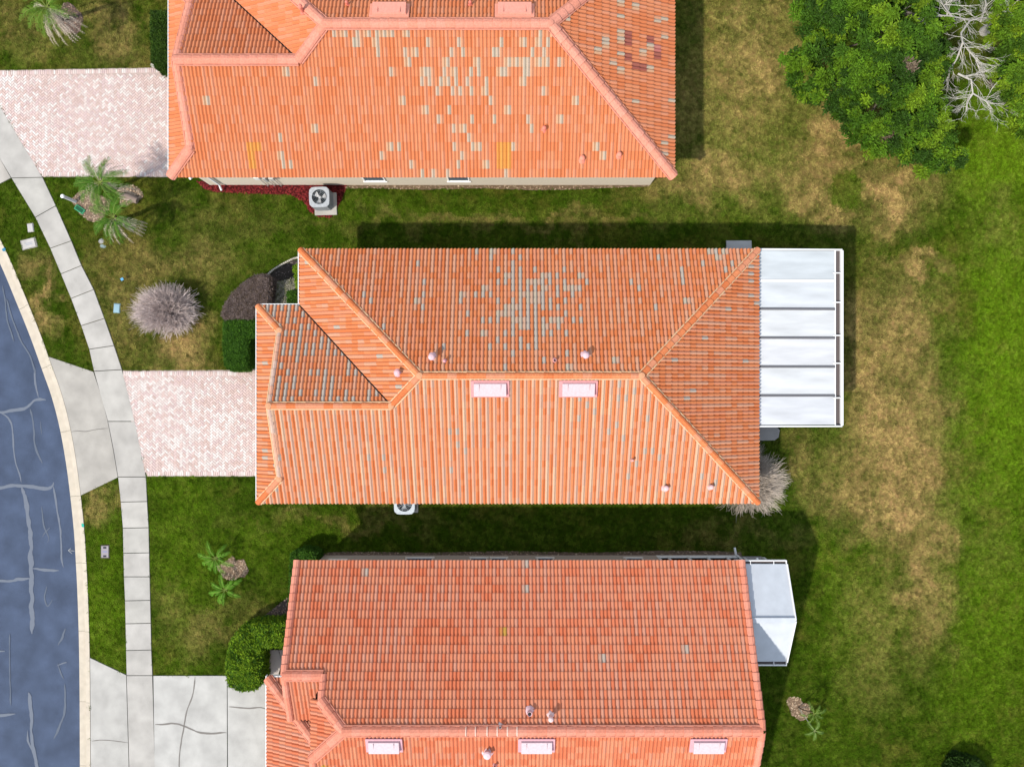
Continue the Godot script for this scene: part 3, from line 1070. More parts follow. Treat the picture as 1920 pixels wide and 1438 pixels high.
	pipe_vent(h, on(N, 993, 1333), 0.10, 0.3, Color(0.62, 0.42, 0.46), true)
	pipe_vent(h, on(N, 1032, 1340), 0.08, 0.42, Color(0.68, 0.5, 0.5))
	pipe_vent(h, on(N, 938, 1358), 0.05, 0.3, Color(0.6, 0.5, 0.5), true)
	pipe_vent(h, on(S, 914, 1408), 0.12, 0.36, Color(0.66, 0.48, 0.52))
	pipe_vent(h, on(S, 928, 1432), 0.06, 0.3, Color(0.6, 0.35, 0.35), true)
	# walls
	var wc := Color(0.62, 0.54, 0.48)
	var zn := 322.0 / U
	wall(h, Vector2(-352.0 / U, zn + 0.1), Vector2(270.0 / U, zn + 0.1), -0.1, EAVE - 0.05, wc)
	wall(h, Vector2(376.0 / U - 0.1, 420.0 / U), Vector2(376.0 / U - 0.1, 768.0 / U), -0.1, EAVE - 0.05, wc)
	wall(h, Vector2(-352.0 / U + 0.1, zn + 0.2), Vector2(-352.0 / U + 0.1, 560.0 / U), -0.1, EAVE - 0.05, wc)
	wall(h, Vector2(-400.0 / U, 768.0 / U), Vector2(376.0 / U, 768.0 / U), -0.1, EAVE - 0.05, wc)
	wall(h, Vector2(-400.0 / U + 0.1, 530.0 / U), Vector2(-400.0 / U + 0.1, 760.0 / U), -0.1, EAVE - 0.05, wc)
	wall(h, Vector2(-400.0 / U, 522.0 / U + 0.1), Vector2(-352.0 / U, 522.0 / U + 0.1), -0.1, EAVE - 0.05, wc)
	var gm := MB.new()
	gm.off = h.position
	for s in [[-352.0, -1.0], [376.0, 1.0]]:
		var a: Vector3 = P.call(s[0], 322, EAVE - 0.05)
		var b: Vector3 = P.call(s[0], 768, EAVE - 0.05)
		var c: Vector3 = P.call(s[0], 545, yr - 0.1)
		if s[1] < 0:
			b = P.call(s[0], 600, EAVE - 0.05)
			c = P.call(s[0], 471, yp - 0.05)
		gm.tri(a, b, c, wc)
	gm.quad(P.call(-316, 500, 3.2), P.call(-316, 690, 3.2), P.call(-316, 690, 4.0), P.call(-316, 500, 4.75), wc)
	gm.tri(P.call(-316, 690, 4.0), P.call(-316, 600, 4.8), P.call(-316, 500, 4.75), wc)
	part("gable_wall", gm.done(), M.stucco, h)
	var foot := PackedVector2Array([Vector2(-352, 322) / U, Vector2(376, 322) / U, Vector2(376, 768) / U, Vector2(-400, 768) / U, Vector2(-400, 522) / U, Vector2(-352, 522) / U])
	keep_off(foot)
	strip(h, "fascia", P.call(-417.0 - 4, 500, EAVE - 0.04), P.call(-417.0 - 4, 788, EAVE - 0.04), Vector2(0.05, 0.17), M.white)
	strip(h, "fascia", P.call(-417.0, 501, EAVE - 0.04), P.call(-366, 501, EAVE - 0.04), Vector2(0.05, 0.17), M.white)
	strip(h, "fascia", P.call(-366, 306, EAVE - 0.06), P.call(391, 306, EAVE - 0.06), Vector2(0.03, 0.16), M.white)
	for w in [[752.0, 806.0], [878.0, 912.0], [918.0, 951.0], [1008.0, 1042.0], [1181.0, 1216.0]]:
		var a: float = (w[0] - 960.0) * 0.937 / U
		var b: float = (w[1] - 960.0) * 0.937 / U
		window(h, Vector3(a, 0.62, zn), Vector3(b, 2.2, zn), Vector3.FORWARD, Color(0.66, 0.62, 0.58))
	# a louvred vent on the north wall
	strip(h, "wall_vent", Vector3(-335.0 / U, 1.0, zn - 0.02), Vector3(-300.0 / U, 1.0, zn - 0.02), Vector2(0.05, 0.35), M.plain, Color(0.74, 0.72, 0.7))
	# screened porch bay: knee wall, white frames and screens
	strip(h, "knee_wall", Vector3(270.0 / U, 0.12, zn + 0.05), Vector3(425.0 / U, 0.12, zn + 0.05), Vector2(0.1, 0.56), M.plain, Color(0.80, 0.82, 0.84))
	strip(h, "top_rail", Vector3(270.0 / U, 2.55, zn + 0.05), Vector3(470.0 / U, 2.55, zn + 0.05), Vector2(0.1, 0.12), M.white)
	for x in [272.0, 290.0, 327.0, 362.0, 398.0, 430.0, 466.0]:
		strip(h, "post", Vector3(x / U, 0.405, zn + 0.04), Vector3(x / U, 2.485, zn + 0.04), Vector2(0.1, 0.12), M.white)
	for x in [[274.0, 288.0], [292.0, 325.0], [329.0, 360.0], [364.0, 396.0], [400.0, 428.0]]:
		strip(h, "screen", Vector3(x[0] / U, 1.44, zn + 0.03), Vector3(x[1] / U, 1.44, zn + 0.03), Vector2(0.006, 2.06), M.screen)
	strip(h, "porch_floor", Vector3(270.0 / U, 0.02, 400.0 / U), Vector3(468.0 / U, 0.02, 400.0 / U), Vector2(3.8, 0.1), M.concrete, Color(0.3, 0.29, 0.28))
	# gabled white metal porch roof
	var pr := Node3D.new()
	pr.name = "patio_roof"
	h.add_child(pr)
	for s in [-1.0, 1.0]:
		var mb := MB.new()
		mb.off = h.position
		var x0 := 384.0 / U
		var x1 := 473.0 / U
		var zr := 395.0 / U
		var ze: float = zr + s * 84.0 / U
		var r0 := Vector3(x0, 3.68, zr)
		var r1 := Vector3(x1, 3.68, zr)
		var e0 := Vector3(x0, 2.72, ze)
		var e1 := Vector3(x1, 2.72, ze)
		var d := Vector3(0, -0.07, 0)
		if s > 0:
			mb.quad(r0, e0, e1, r1)
			mb.quad(r0 + d, r1 + d, e1 + d, e0 + d)
			mb.quad(e1, e1 + d, r1 + d, r1)
		else:
			mb.quad(r0, r1, e1, e0)
			mb.quad(r0 + d, e0 + d, e1 + d, r1 + d)
			mb.quad(r1, r1 + d, e1 + d, e1)
		part("roof_panel", mb.done(), M.panel_clean, pr)
		strip_in(pr, h, "gutter_floor", Vector3(x0, 2.62, ze + s * 0.07), Vector3(x1, 2.62, ze + s * 0.07), Vector2(0.13, 0.03), M.gutter)
		strip_in(pr, h, "gutter_lip", Vector3(x0, 2.68, ze + s * 0.15), Vector3(x1, 2.68, ze + s * 0.15), Vector2(0.05, 0.14), M.white)
		strip_in(pr, h, "gutter_end", Vector3(x1, 2.68, ze), Vector3(x1, 2.68, ze + s * 0.17), Vector2(0.03, 0.14), M.white)
		for t in [0.3, 0.75]: strip_in(pr, h, "gutter_strap", Vector3(lerpf(x0, x1, t), 2.76, ze - s * 0.02), Vector3(lerpf(x0, x1, t), 2.76, ze + s * 0.17), Vector2(0.03, 0.02), M.white)
		strip_in(pr, h, "gable_trim", r1 + Vector3(0.012, 0.01, 0), e1 + Vector3(0.012, 0.01, 0), Vector2(0.05, 0.14), M.white)
	strip_in(pr, h, "ridge_cap", Vector3(384.0 / U, 3.70, 395.0 / U), Vector3(474.0 / U, 3.70, 395.0 / U), Vector2(0.22, 0.03), M.panel_clean)
	# pipe from the gutter down to the ground
	var mb := MB.new()
	mb.off = h.position
	mb.tube([Vector3(425.0 / U, 2.6, 303.0 / U), Vector3(421.0 / U, 2.4, 312.0 / U), Vector3(416.0 / U, 2.1, 318.0 / U), Vector3(416.0 / U, 0.35, 318.0 / U), Vector3(415.0 / U, 0.22, 306.0 / U)], [0.05, 0.05, 0.05, 0.05, 0.055], 8, Color(0.75, 0.78, 0.8))
	part("downspout", mb.done(), M.paint, h)
	keep_off(PackedVector2Array([Vector2(370, 322) / U, Vector2(470, 322) / U, Vector2(470, 470) / U, Vector2(370, 470) / U]))

# ---------------------------------------------------------------- lawn
const FW := 320
const FH := 250
var f_dry := PackedFloat32Array()
var f_lush := PackedFloat32Array()
var f_tone := PackedFloat32Array()
var f_pure := PackedFloat32Array()

func lawn_fields() -> void:
	# survey position, radii, strength
	var dry := [[1690, 620, 70, 90, 0.55], [1680, 830, 90, 140, 0.75], [1690, 960, 85, 60, 0.85], [1630, 700, 45, 150, 0.6], [1735, 1090, 50, 110, 0.55], [1560, 240, 60, 70, 0.75], [1600, 355, 120, 55, 0.75], [1665, 370, 40, 60, 0.85], [1500, 330, 90, 60, 0.5], [1340, 330, 130, 50, 0.5], [1400, 130, 110, 150, 0.5], [1300, 200, 60, 130, 0.35], [1720, 495, 60, 16, 0.65], [1590, 900, 60, 60, 0.5],
		[345, 655, 50, 45, 0.75], [290, 500, 150, 36, 0.30], [240, 560, 70, 110, 0.33], [390, 480, 60, 40, 0.28], [215, 60, 50, 70, 0.36], [20, 30, 60, 40, 0.25], [60, 80, 80, 40, 0.2], [85, 560, 18, 60, 0.65], [60, 500, 20, 40, 0.35], [190, 930, 30, 40, 0.4], [380, 1190, 60, 30, 0.26], [300, 1150, 40, 60, 0.15], [460, 1150, 60, 40, 0.15], [950, 415, 300, 14, 0.3], [420, 400, 120, 40, 0.14], [660, 980, 200, 12, 0.2], [1380, 1010, 120, 20, 0.2], [1500, 860, 40, 40, 0.35], [1760, 1000, 30, 60, 0.4], [1640, 1180, 60, 120, 0.25], [1850, 1000, 60, 120, 0.15], [1870, 420, 40, 60, 0.3], [1870, 60, 60, 60, 0.2]]
	var lush := [[1880, 700, 85, 330, 1.0], [1860, 1150, 90, 250, 0.7], [1870, 280, 90, 120, 1.0], [1780, 640, 40, 200, 0.35], [1790, 900, 35, 180, 0.5], [1620, 1150, 90, 140, 0.55], [1560, 1080, 40, 80, 0.5], [200, 1120, 45, 190, 0.6], [335, 1040, 60, 220, 0.5], [330, 930, 80, 40, 0.45], [480, 1020, 120, 50, 0.35], [1830, 1330, 90, 90, 0.5], [700, 390, 260, 30, 0.25], [460, 480, 80, 40, 0.25], [1560, 870, 60, 60, 0.25], [60, 100, 60, 40, 0.3], [80, 380, 60, 60, 0.2], [1560, 1390, 60, 40, 0.3], [1400, 250, 160, 250, 0.3]]
	f_dry.resize(FW * FH)
	f_lush.resize(FW * FH)
	f_tone.resize(FW * FH)
	f_pure.resize(FW * FH)
	var pure := [[350, 1080, 190, 250], [200, 1100, 60, 200], [750, 400, 420, 40], [900, 1000, 600, 50], [1550, 870, 60, 120], [1620, 1300, 130, 120], [1750, 1280, 80, 100], [1320, 400, 200, 20], [330, 930, 150, 60], [40, 420, 60, 90]]
	for j in FH:
		for i in FW:
			var x := (i + 0.5) * 0.2 - 32.0
			var z := (j + 0.5) * 0.2 - 25.0
			var px := x * U + 960.0
			var py := z * U + 719.0
			var d := 0.015
			var l := 0.06
			var wx := px + nz.get_noise_2d(px * 1.1, py * 1.1) * 55.0
			var wy := py + nz.get_noise_2d(px * 1.1 + 900.0, py * 1.1) * 55.0
			for b in dry:
				var q := pow((wx - b[0]) / b[2], 2.0) + pow((wy - b[1]) / b[3], 2.0)
				if q < 4.0: d = maxf(d, b[4] * exp(-q * 0.9))
			for b in lush:
				var q := pow((wx - b[0]) / b[2], 2.0) + pow((wy - b[1]) / b[3], 2.0)
				if q < 4.0: l = maxf(l, b[4] * exp(-q * 0.8))
			var pu := 0.0
			for b in pure:
				var q := pow((wx - b[0]) / b[2], 2.0) + pow((wy - b[1]) / b[3], 2.0)
				if q < 3.0: pu = maxf(pu, exp(-q * 0.8))
			f_pure[j * FW + i] = pu
			# the mown strip east of the lots
			if px > 1800.0: d *= 0.5
			var spot := Vector2(px - 1585.0, py - 358.0).length()
			var sp := clampf((44.0 - spot - 12.0 * nz.get_noise_2d(px * 5.0, py * 5.0)) / 16.0, 0.0, 1.0)
			if sp > 0.0:
				d *= 1.0 - 0.9 * sp
				l = lerpf(l, 0.26, sp)
			f_dry[j * FW + i] = d
			f_lush[j * FW + i] = l
			f_tone[j * FW + i] = nz.get_noise_2d(px * 0.6 + 4000.0, py * 0.6)

func lawn_color(x: float, z: float, fine: float) -> Color:
	var i := clampi(int((x + 32.0) / 0.2), 0, FW - 1)
	var j := clampi(int((z + 25.0) / 0.2), 0, FH - 1)
	var k := j * FW + i
	var mid := nz2.get_noise_2d(x * 70.0, z * 70.0) * 0.5 + nz3.get_noise_2d(x * 160.0, z * 160.0) * 0.45 + nz3.get_noise_2d(x * 420.0 + 90.0, z * 420.0) * 0.35
	var l := clampf(f_lush[k] + mid * 0.35, 0.0, 1.0)
	var c := Color(0.031, 0.062, 0.0035).lerp(Color(0.085, 0.160, 0.006), l)
	c = c.lerp(Color(0.090, 0.090, 0.013), clampf(0.16 - f_pure[k] * 0.5 + f_tone[k] * 0.9 + mid * 0.6 - l * 0.6, 0.0, 0.75))
	var d := clampf(f_dry[k] * 1.15 + mid * 0.85 * (0.10 + f_dry[k]) + fine * 0.25 * (f_dry[k] + 0.03), 0.0, 1.0)
	return c.lerp(Color(0.33, 0.235, 0.085), d)

func ground_and_lawn() -> void:
	lawn_fields()
	var W := 1024
	var H := 800
	var data := PackedByteArray()
	data.resize(W * H * 3)
	var q := 0
	for j in H:
		for i in W:
			var x := (i + 0.5) / W * 64.0 - 32.0
			var z := (j + 0.5) / H * 50.0 - 25.0
			var c := lawn_color(x, z, 0.0)
			c = Color(c.r * 0.8, c.g * 0.7, c.b * 0.8).linear_to_srgb()
			data[q] = int(c.r * 255.0)
			data[q + 1] = int(c.g * 255.0)
			data[q + 2] = int(c.b * 255.0)
			q += 3
	var im := Image.create_from_data(W, H, false, Image.FORMAT_RGB8, data)
	var m := StandardMaterial3D.new()
	m.albedo_texture = ImageTexture.create_from_image(im)
	m.uv1_triplanar = true
	m.uv1_world_triplanar = true
	m.uv1_scale = Vector3(1.0 / 64.0, 1.0, 1.0 / 50.0)
	m.uv1_offset = Vector3(0.5, 0.0, 0.5)
	m.roughness = 0.95
	m.metallic_specular = 0.1
	# the sheet leaves out the sunken road
	var far := 260.0
	var mb := MB.new()
	var back := offset_line(road_line, -0.50)
	var edge2 := offset_line(road_line, 8.2)
	var right := PackedVector2Array([Vector2(back[0].x, -far), Vector2(far, -far), Vector2(far, far), Vector2(back[back.size() - 1].x, far)])
	for i in range(back.size() - 1, -1, -1): right.append(back[i])
	var left := PackedVector2Array([Vector2(-far, -far), Vector2(edge2[0].x, -far)])
	for p in edge2: left.append(p)
	left.append(Vector2(edge2[edge2.size() - 1].x, far))
	left.append(Vector2(-far, far))
	for pl in [right, left]:
		var ix := Geometry2D.triangulate_polygon(pl)
		for k in range(0, ix.size(), 3):
			var a: Vector2 = pl[ix[k]]
			var b: Vector2 = pl[ix[k + 1]]
			var d: Vector2 = pl[ix[k + 2]]
			if (b - a).cross(d - a) > 0:
				var t := b
				b = d
				d = t
			mb.tri(v3(a, 0), v3(b, 0), v3(d, 0))
	setting("ground", mb.done(), m)

func grass() -> void:
	# one tuft of splayed blades
	var mb := MB.new()
	var r := RandomNumberGenerator.new()
	r.seed = 5
	for k in 9:
		var a := TAU * (k + r.randf() * 0.8) / 9.0
		var d := Vector3(cos(a), 0, sin(a))
		var s := Vector3(-d.z, 0, d.x)
		var l := r.randf_range(0.05, 0.10)
		var w := r.randf_range(0.006, 0.010)
		var h := r.randf_range(0.025, 0.055)
		var g := r.randf_range(0.75, 1.25)
		var col := Color(g, g, g)
		var o := Vector3(r.randf_range(-0.05, 0.05), 0, r.randf_range(-0.05, 0.05))
		var p1 := o + d * l * 0.45 + Vector3.UP * h * 0.8
		var p2 := o + d * l + Vector3.UP * h
		mb.quad(o - s * w, p1 - s * w, p1 + s * w, o + s * w, col)
		mb.tri(p1 - s * w, p2, p1 + s * w, col)
	var mesh := mb.done()
	var where := []
	var cols := PackedColorArray()
	rng.seed = 77
	var n := 0
	while n < 230000:
		n += 1
		var x := rng.randf_range(-24.6, 24.6)
		var z := rng.randf_range(-18.6, 18.6)
		if not is_lawn(Vector2(x, z)): continue
		var s := rng.randf_range(0.75, 1.3)
		where.append(Transform3D(Basis(Vector3.UP, rng.randf() * TAU).scaled(Vector3(s, s * rng.randf_range(0.7, 1.1), s)), Vector3(x, -0.005, z)))
		var c := lawn_color(x, z, rng.randf_range(-1, 1))
		var g := rng.randf_range(0.45, 1.75)
		cols.append(Color(c.r * g, c.g * g, c.b * g))
	var o := many("lawn_grass", mesh, M.grass, self, where, cols)
	o.set_meta("label", "short green and straw-coloured lawn grass around the houses")
	o.set_meta("category", "grass")

# ---------------------------------------------------------------- street
var road_line := PackedVector2Array()

func ribbon(pts: Array, w: float, y: float, col: Color, wob := 0.5) -> MB:
	var mb := MB.new()
	var p := PackedVector2Array()
	var ctl := PackedVector2Array()
	for i in range(0, pts.size(), 2): ctl.append(s2(pts[i], pts[i + 1]))
	for i in ctl.size() - 1:
		var k := maxi(2, int(ctl[i].distance_to(ctl[i + 1]) / 0.09))
		for t in k:
			var c := ctl[i].cubic_interpolate(ctl[i + 1], ctl[maxi(i - 1, 0)], ctl[mini(i + 2, ctl.size() - 1)], float(t) / k)
			p.append(c + Vector2(nz3.get_noise_2d(c.x * 90.0, c.y * 90.0), nz3.get_noise_2d(c.x * 90.0 + 700.0, c.y * 90.0)) * w * wob * 0.7)
	p.append(ctl[ctl.size() - 1])
	var prev := []
	for i in p.size():
		var t := (p[mini(i + 1, p.size() - 1)] - p[maxi(i - 1, 0)]).normalized()
		var nn := Vector2(t.y, -t.x)
		var e := minf(1.0, minf(i, p.size() - 1 - i) / 4.0 + 0.25)
		var a := w * 0.5 * e * (1.0 + wob * 1.4 * nz2.get_noise_2d(p[i].x * 150.0, p[i].y * 150.0))
		var b := w * 0.5 * e * (1.0 + wob * 1.4 * nz2.get_noise_2d(p[i].x * 150.0 + 500.0, p[i].y * 150.0))
		var cur := [v3(p[i] - nn * maxf(a, w * 0.08), y), v3(p[i] + nn * maxf(b, w * 0.08), y)]
		if i > 0: mb.quad(prev[0], prev[1], cur[1], cur[0], col)
		prev = cur
	return mb

func up_facing(mb: MB) -> ArrayMesh:
	for i in mb.n.size(): mb.n[i] = Vector3.UP
	for i in range(0, mb.v.size(), 3):
		# keep the winding in step with the upward normals
		var a := mb.v[i]
		var b := mb.v[i + 1]
		var d := mb.v[i + 2]
		if (b - a).cross(d - a).y > 0:
			mb.v[i + 1] = d
			mb.v[i + 2] = b
	return mb.done()

func street() -> void:
	var back := offset_line(road_line, -0.575)
	var mid := offset_line(road_line, -0.32)
	var far := offset_line(road_line, 8.2)
	# asphalt
	var mb := MB.new()
	for i in road_line.size() - 1:
		mb.quad(v3(far[i], -0.12), v3(far[i + 1], -0.12), v3(road_line[i + 1], -0.115), v3(road_line[i], -0.115))
	var road := setting("road", up_facing(mb), M.asphalt)
	var pale := Color(0.165, 0.195, 0.25)
	var grey := Color(0.125, 0.15, 0.20)
	# lines of crack filler and scuffs: points, width in metres, tone
	var seals := [
		[[-20, 775, 10, 772, 40, 765, 62, 752, 82, 750], 0.13, pale], [[62, 690, 62, 720, 68, 745], 0.09, pale], [[-10, 770, 12, 785, 20, 810, 22, 850, 36, 905], 0.07, pale], [[52, 765, 58, 790, 62, 835, 75, 870], 0.08, grey], [[72, 790, 74, 815], 0.05, grey],
		[[-20, 916, 20, 913, 45, 911, 70, 917, 92, 914, 97, 905], 0.15, pale], [[38, 915, 46, 950, 50, 985, 55, 1040, 54, 1070], 0.19, pale], [[96, 912, 102, 945, 110, 1000, 112, 1045, 115, 1065], 0.08, pale], [[74, 950, 78, 985, 88, 1010, 84, 1018], 0.06, grey], [[90, 990, 80, 1000, 76, 1008], 0.07, grey],
		[[54, 1030, 53, 1070, 55, 1100, 57, 1150, 56, 1190], 0.20, pale], [[56, 1068, 80, 1069, 107, 1071], 0.13, pale], [[-20, 1090, 15, 1091, 30, 1088, 52, 1086], 0.13, pale], [[84, 1100, 80, 1120, 85, 1138, 95, 1125], 0.06, grey], [[120, 1180, 112, 1200, 105, 1212], 0.10, grey], [[103, 1250, 115, 1245, 122, 1244], 0.09, pale], [[105, 1245, 110, 1262, 116, 1275], 0.08, grey],
		[[118, 1284, 118, 1330, 108, 1365, 97, 1388], 0.09, grey], [[50, 1300, 53, 1330, 54, 1370, 58, 1400, 65, 1440, 66, 1470], 0.15, pale], [[48, 1372, 48, 1390, 58, 1412], 0.08, pale], [[-15, 1345, 10, 1342, 25, 1340], 0.11, pale], [[-15, 1222, 5, 1223], 0.12, pale], [[14, 1190, 14, 1260, 16, 1325], 0.05, grey],
		[[8, 560, 20, 600, 36, 640, 55, 672, 62, 700], 0.07, grey], [[0, 535, 5, 560, 10, 600, 22, 640], 0.06, grey]]
	for i in seals.size():
		var s: Array = seals[i]
		part("crack_seal", up_facing(ribbon(s[0], s[1], -0.110 + i * 0.0004, s[2])), M.sealant, road)
	# faded arrow at the kerb
	for s in [[[124, 1033, 137, 1034]], [[124, 1033, 130, 1029]], [[124, 1033, 132, 1039]]]:
		part("painted_arrow", up_facing(ribbon(s[0], 0.045, -0.094, Color(0.42, 0.44, 0.47), 0.2)), M.sealant, road)
	# kerb with its gutter pan, cast in lengths of three metres
	var kerb := setting_root("kerb")
	var seg := MB.new()
	var run := 0.0
	var cream := Color(0.47, 0.42, 0.35)
	for i in road_line.size() - 1:
		var t := (road_line[i + 1] - road_line[i]).normalized() * (0.012 if run == 0.0 else 0.0)
		var c := cream * (1.0 + 0.04 * nz.get_noise_1d(i * 5.0))
		var r0 := v3(road_line[i] + t, -0.112)
		var r1 := v3(road_line[i + 1], -0.112)
		var n0 := (back[i] - mid[i]).normalized() * 0.022
		var n1 := (back[i + 1] - mid[i + 1]).normalized() * 0.022
		var m0 := v3(mid[i] + t, -0.09)
		var m1 := v3(mid[i + 1], -0.09)
		var k0 := v3(mid[i] + t + n0, -0.15)
		var k1 := v3(mid[i + 1] + n1, -0.15)
		var mm0 := v3(mid[i] + t + (back[i] - mid[i]) * 0.22, 0.02)
		var mm1 := v3(mid[i + 1] + (back[i + 1] - mid[i + 1]) * 0.22, 0.02)
		var b0 := v3(back[i] + t, 0.035)
		var b1 := v3(back[i + 1], 0.035)
		var dn := Vector3(0, -0.3, 0)
		seg.quad(r0, r1, m1, m0, c)
		seg.quad(m0, m1, m1 + Vector3(0, -0.06, 0), m0 + Vector3(0, -0.06, 0), c)
		seg.quad(m0 + Vector3(0, -0.06, 0), m1 + Vector3(0, -0.06, 0), k1, k0, c)
		seg.quad(k0, k1, mm1, mm0, c)
		seg.quad(mm0, mm1, b1, b0, c * 1.04)
		seg.quad(b0, b1, b1 + dn, b0 + dn, c)
		seg.quad(r0 + dn, r1 + dn, r1, r0, c)
		run += road_line[i].distance_to(road_line[i + 1])
		if run > 2.95 or i == road_line.size() - 2:
			part("kerb_length", seg.done(), M.kerb, kerb)
			seg = MB.new()
			run = 0.0
	for p in [[7.0, 468.0, Color(0.04, 0.17, 0.28)], [155.0, 985.0, Color(0.03, 0.32, 0.25)]]:
		mb = MB.new()
		mb.prism(circle(p[0], p[1], 2.6, 3.6, 0.35, 12), 0.025, 0.041, p[2])
		part("paint_mark", mb.done(), M.plain, kerb)
	var band := PackedVector2Array()
	for p in far: band.append(p)
	for i in range(back.size() - 1, -1, -1): band.append(back[i])
	keep_off(band)

func slab(called: String, p: PackedVector2Array, parent: Node, col: Color, y := 0.045) -> void:
	var mb := MB.new()
	var r := Geometry2D.offset_polygon(p, -0.008)
	if r.size() > 0: p = r[0]
	mb.prism(p, -0.06, y, col, 0.008)
	part(called, mb.done(), M.concrete, parent)

func pavements() -> void:
	var base := Color(0.49, 0.475, 0.45)
	var walk := setting_root("sidewalk")
	# joints: kerb-side point, house-side point
	var jt := [[-150, 75, -112, 38], [-65, 190, -25, 158], [21, 334, 80, 333], [66, 408, 105, 386], [94, 466, 134, 452], [114, 514, 153, 498], [133, 560, 176, 543], [152, 611, 196, 597], [167, 655, 214, 648], [176, 696, 229, 693],
		[202, 790, 253, 790], [221, 894, 274, 894], [226, 941, 276, 940], [230, 990, 279, 989], [231, 1037, 280, 1036], [232, 1081, 281, 1081], [234, 1126, 282, 1125], [235, 1169, 283, 1168], [236, 1219, 284, 1218], [237, 1266, 286, 1266], [242, 1440, 291, 1440], [243, 1560, 292, 1560], [244, 1700, 293, 1700]]
	rng.seed = 3
	for i in jt.size() - 1:
		var a: Array = jt[i]
		var b: Array = jt[i + 1]
		var g := 1.0 + rng.randf_range(-0.05, 0.05)
		var c := Color(base.r * g, base.g * g, base.b * g)
		var p := poly([a[0], a[1], b[0], b[1], b[2], b[3], a[2], a[3]])
		keep_off(p)
		if i == 10: p = poly([202, 790, 212, 840, 221, 894, 274, 894, 253, 790])
		slab("slab", p, walk, c)
	# aprons between kerb and walk
	var kb := offset_line(road_line, -0.585)
	var apron := func(called: String, top: float, bot: float, rest: Array, col: Color, crack: Array) -> void:
		var p := PackedVector2Array()
		for v in kb:
			var y := v.y * U + 719.0
			if y > top and y < bot: p.append(v)
		for v in poly(rest): p.append(v)
		keep_off(p)
		var root := setting_root(called)
		slab("slab", p, root, col, 0.04)
		for k in crack: part("crack", up_facing(ribbon(k, 0.035, 0.044, Color.WHITE)), M.crack, root)
	apron.call("driveway_apron", 664.0, 930.0, [221, 895, 212, 842, 202, 790, 190, 742, 175, 697], Color(0.44, 0.42, 0.39), [[132, 810, 145, 808, 160, 809, 175, 806, 203, 803]])
	apron.call("driveway_apron", 140.0, 350.0, [0, 345, 21, 334, -20, 262, -65, 190, -110, 140], Color(0.47, 0.44, 0.41), [])
	apron.call("driveway_apron", 1224.0, 1720.0, [243, 1700, 242, 1440, 237, 1265], Color(0.49, 0.48, 0.46), [[172, 1389, 190, 1387, 210, 1388, 240, 1392]])
	var drive := setting_root("concrete_driveway")
	var cb := Color(0.52, 0.515, 0.50)
	for p in [[287, 1266, 426, 1266, 427, 1700, 293, 1700], [426, 1266, 548, 1268, 548, 1700, 428, 1700]]:
		var q := poly(p)
		keep_off(q)
		slab("slab", q, drive, cb)
	for k in [[[291, 1358, 310, 1357, 325, 1355, 347, 1361, 372, 1372, 400, 1374, 425, 1373], 0.075], [[366, 1268, 362, 1300, 350, 1335, 345, 1362, 340, 1390, 336, 1420, 336, 1445], 0.055], [[429, 1325, 450, 1326, 470, 1327, 490, 1326, 503, 1331], 0.06]]:
		part("crack", up_facing(ribbon(k[0], k[1], 0.049, Color(1.6, 1.6, 1.6))), M.crack, drive)
	# entry slab of the bottom house and a square of pebbles in it
	var entry := setting_root("entry_slab")
	for p in [[489, 1217, 523, 1217, 530, 1240, 523, 1264, 489, 1264], [523, 1217, 575, 1217, 575, 1244, 530, 1244]]:
		var q := poly(p)
		keep_off(q)
		slab("slab", q, entry, Color(0.56, 0.50, 0.47), 0.09)
	keep_off(poly([520, 1240, 560, 1240, 560, 1268, 520, 1268]))
	bed("pebble_bed", poly([524, 1246, 556, 1246, 556, 1264, 524, 1264]), Color(0.16, 0.12, 0.09), 90, 0.03, [Color(0.3, 0.22, 0.15), Color(0.12, 0.08, 0.06), Color(0.42, 0.33, 0.24)])
	# step pad north of the middle house, pad beside the patio roof
	for p in [[[1361, 451, 1409, 451, 1410, 480, 1361, 480], Color(0.55, 0.55, 0.55)], [[1395, 798, 1454, 797, 1462, 806, 1460, 820, 1452, 826, 1395, 827], Color(0.42, 0.41, 0.40)]]:
		var root := setting_root("step_pad")
		var q := poly(p[0])
		keep_off(q)
		slab("slab", q, root, p[1], 0.08)

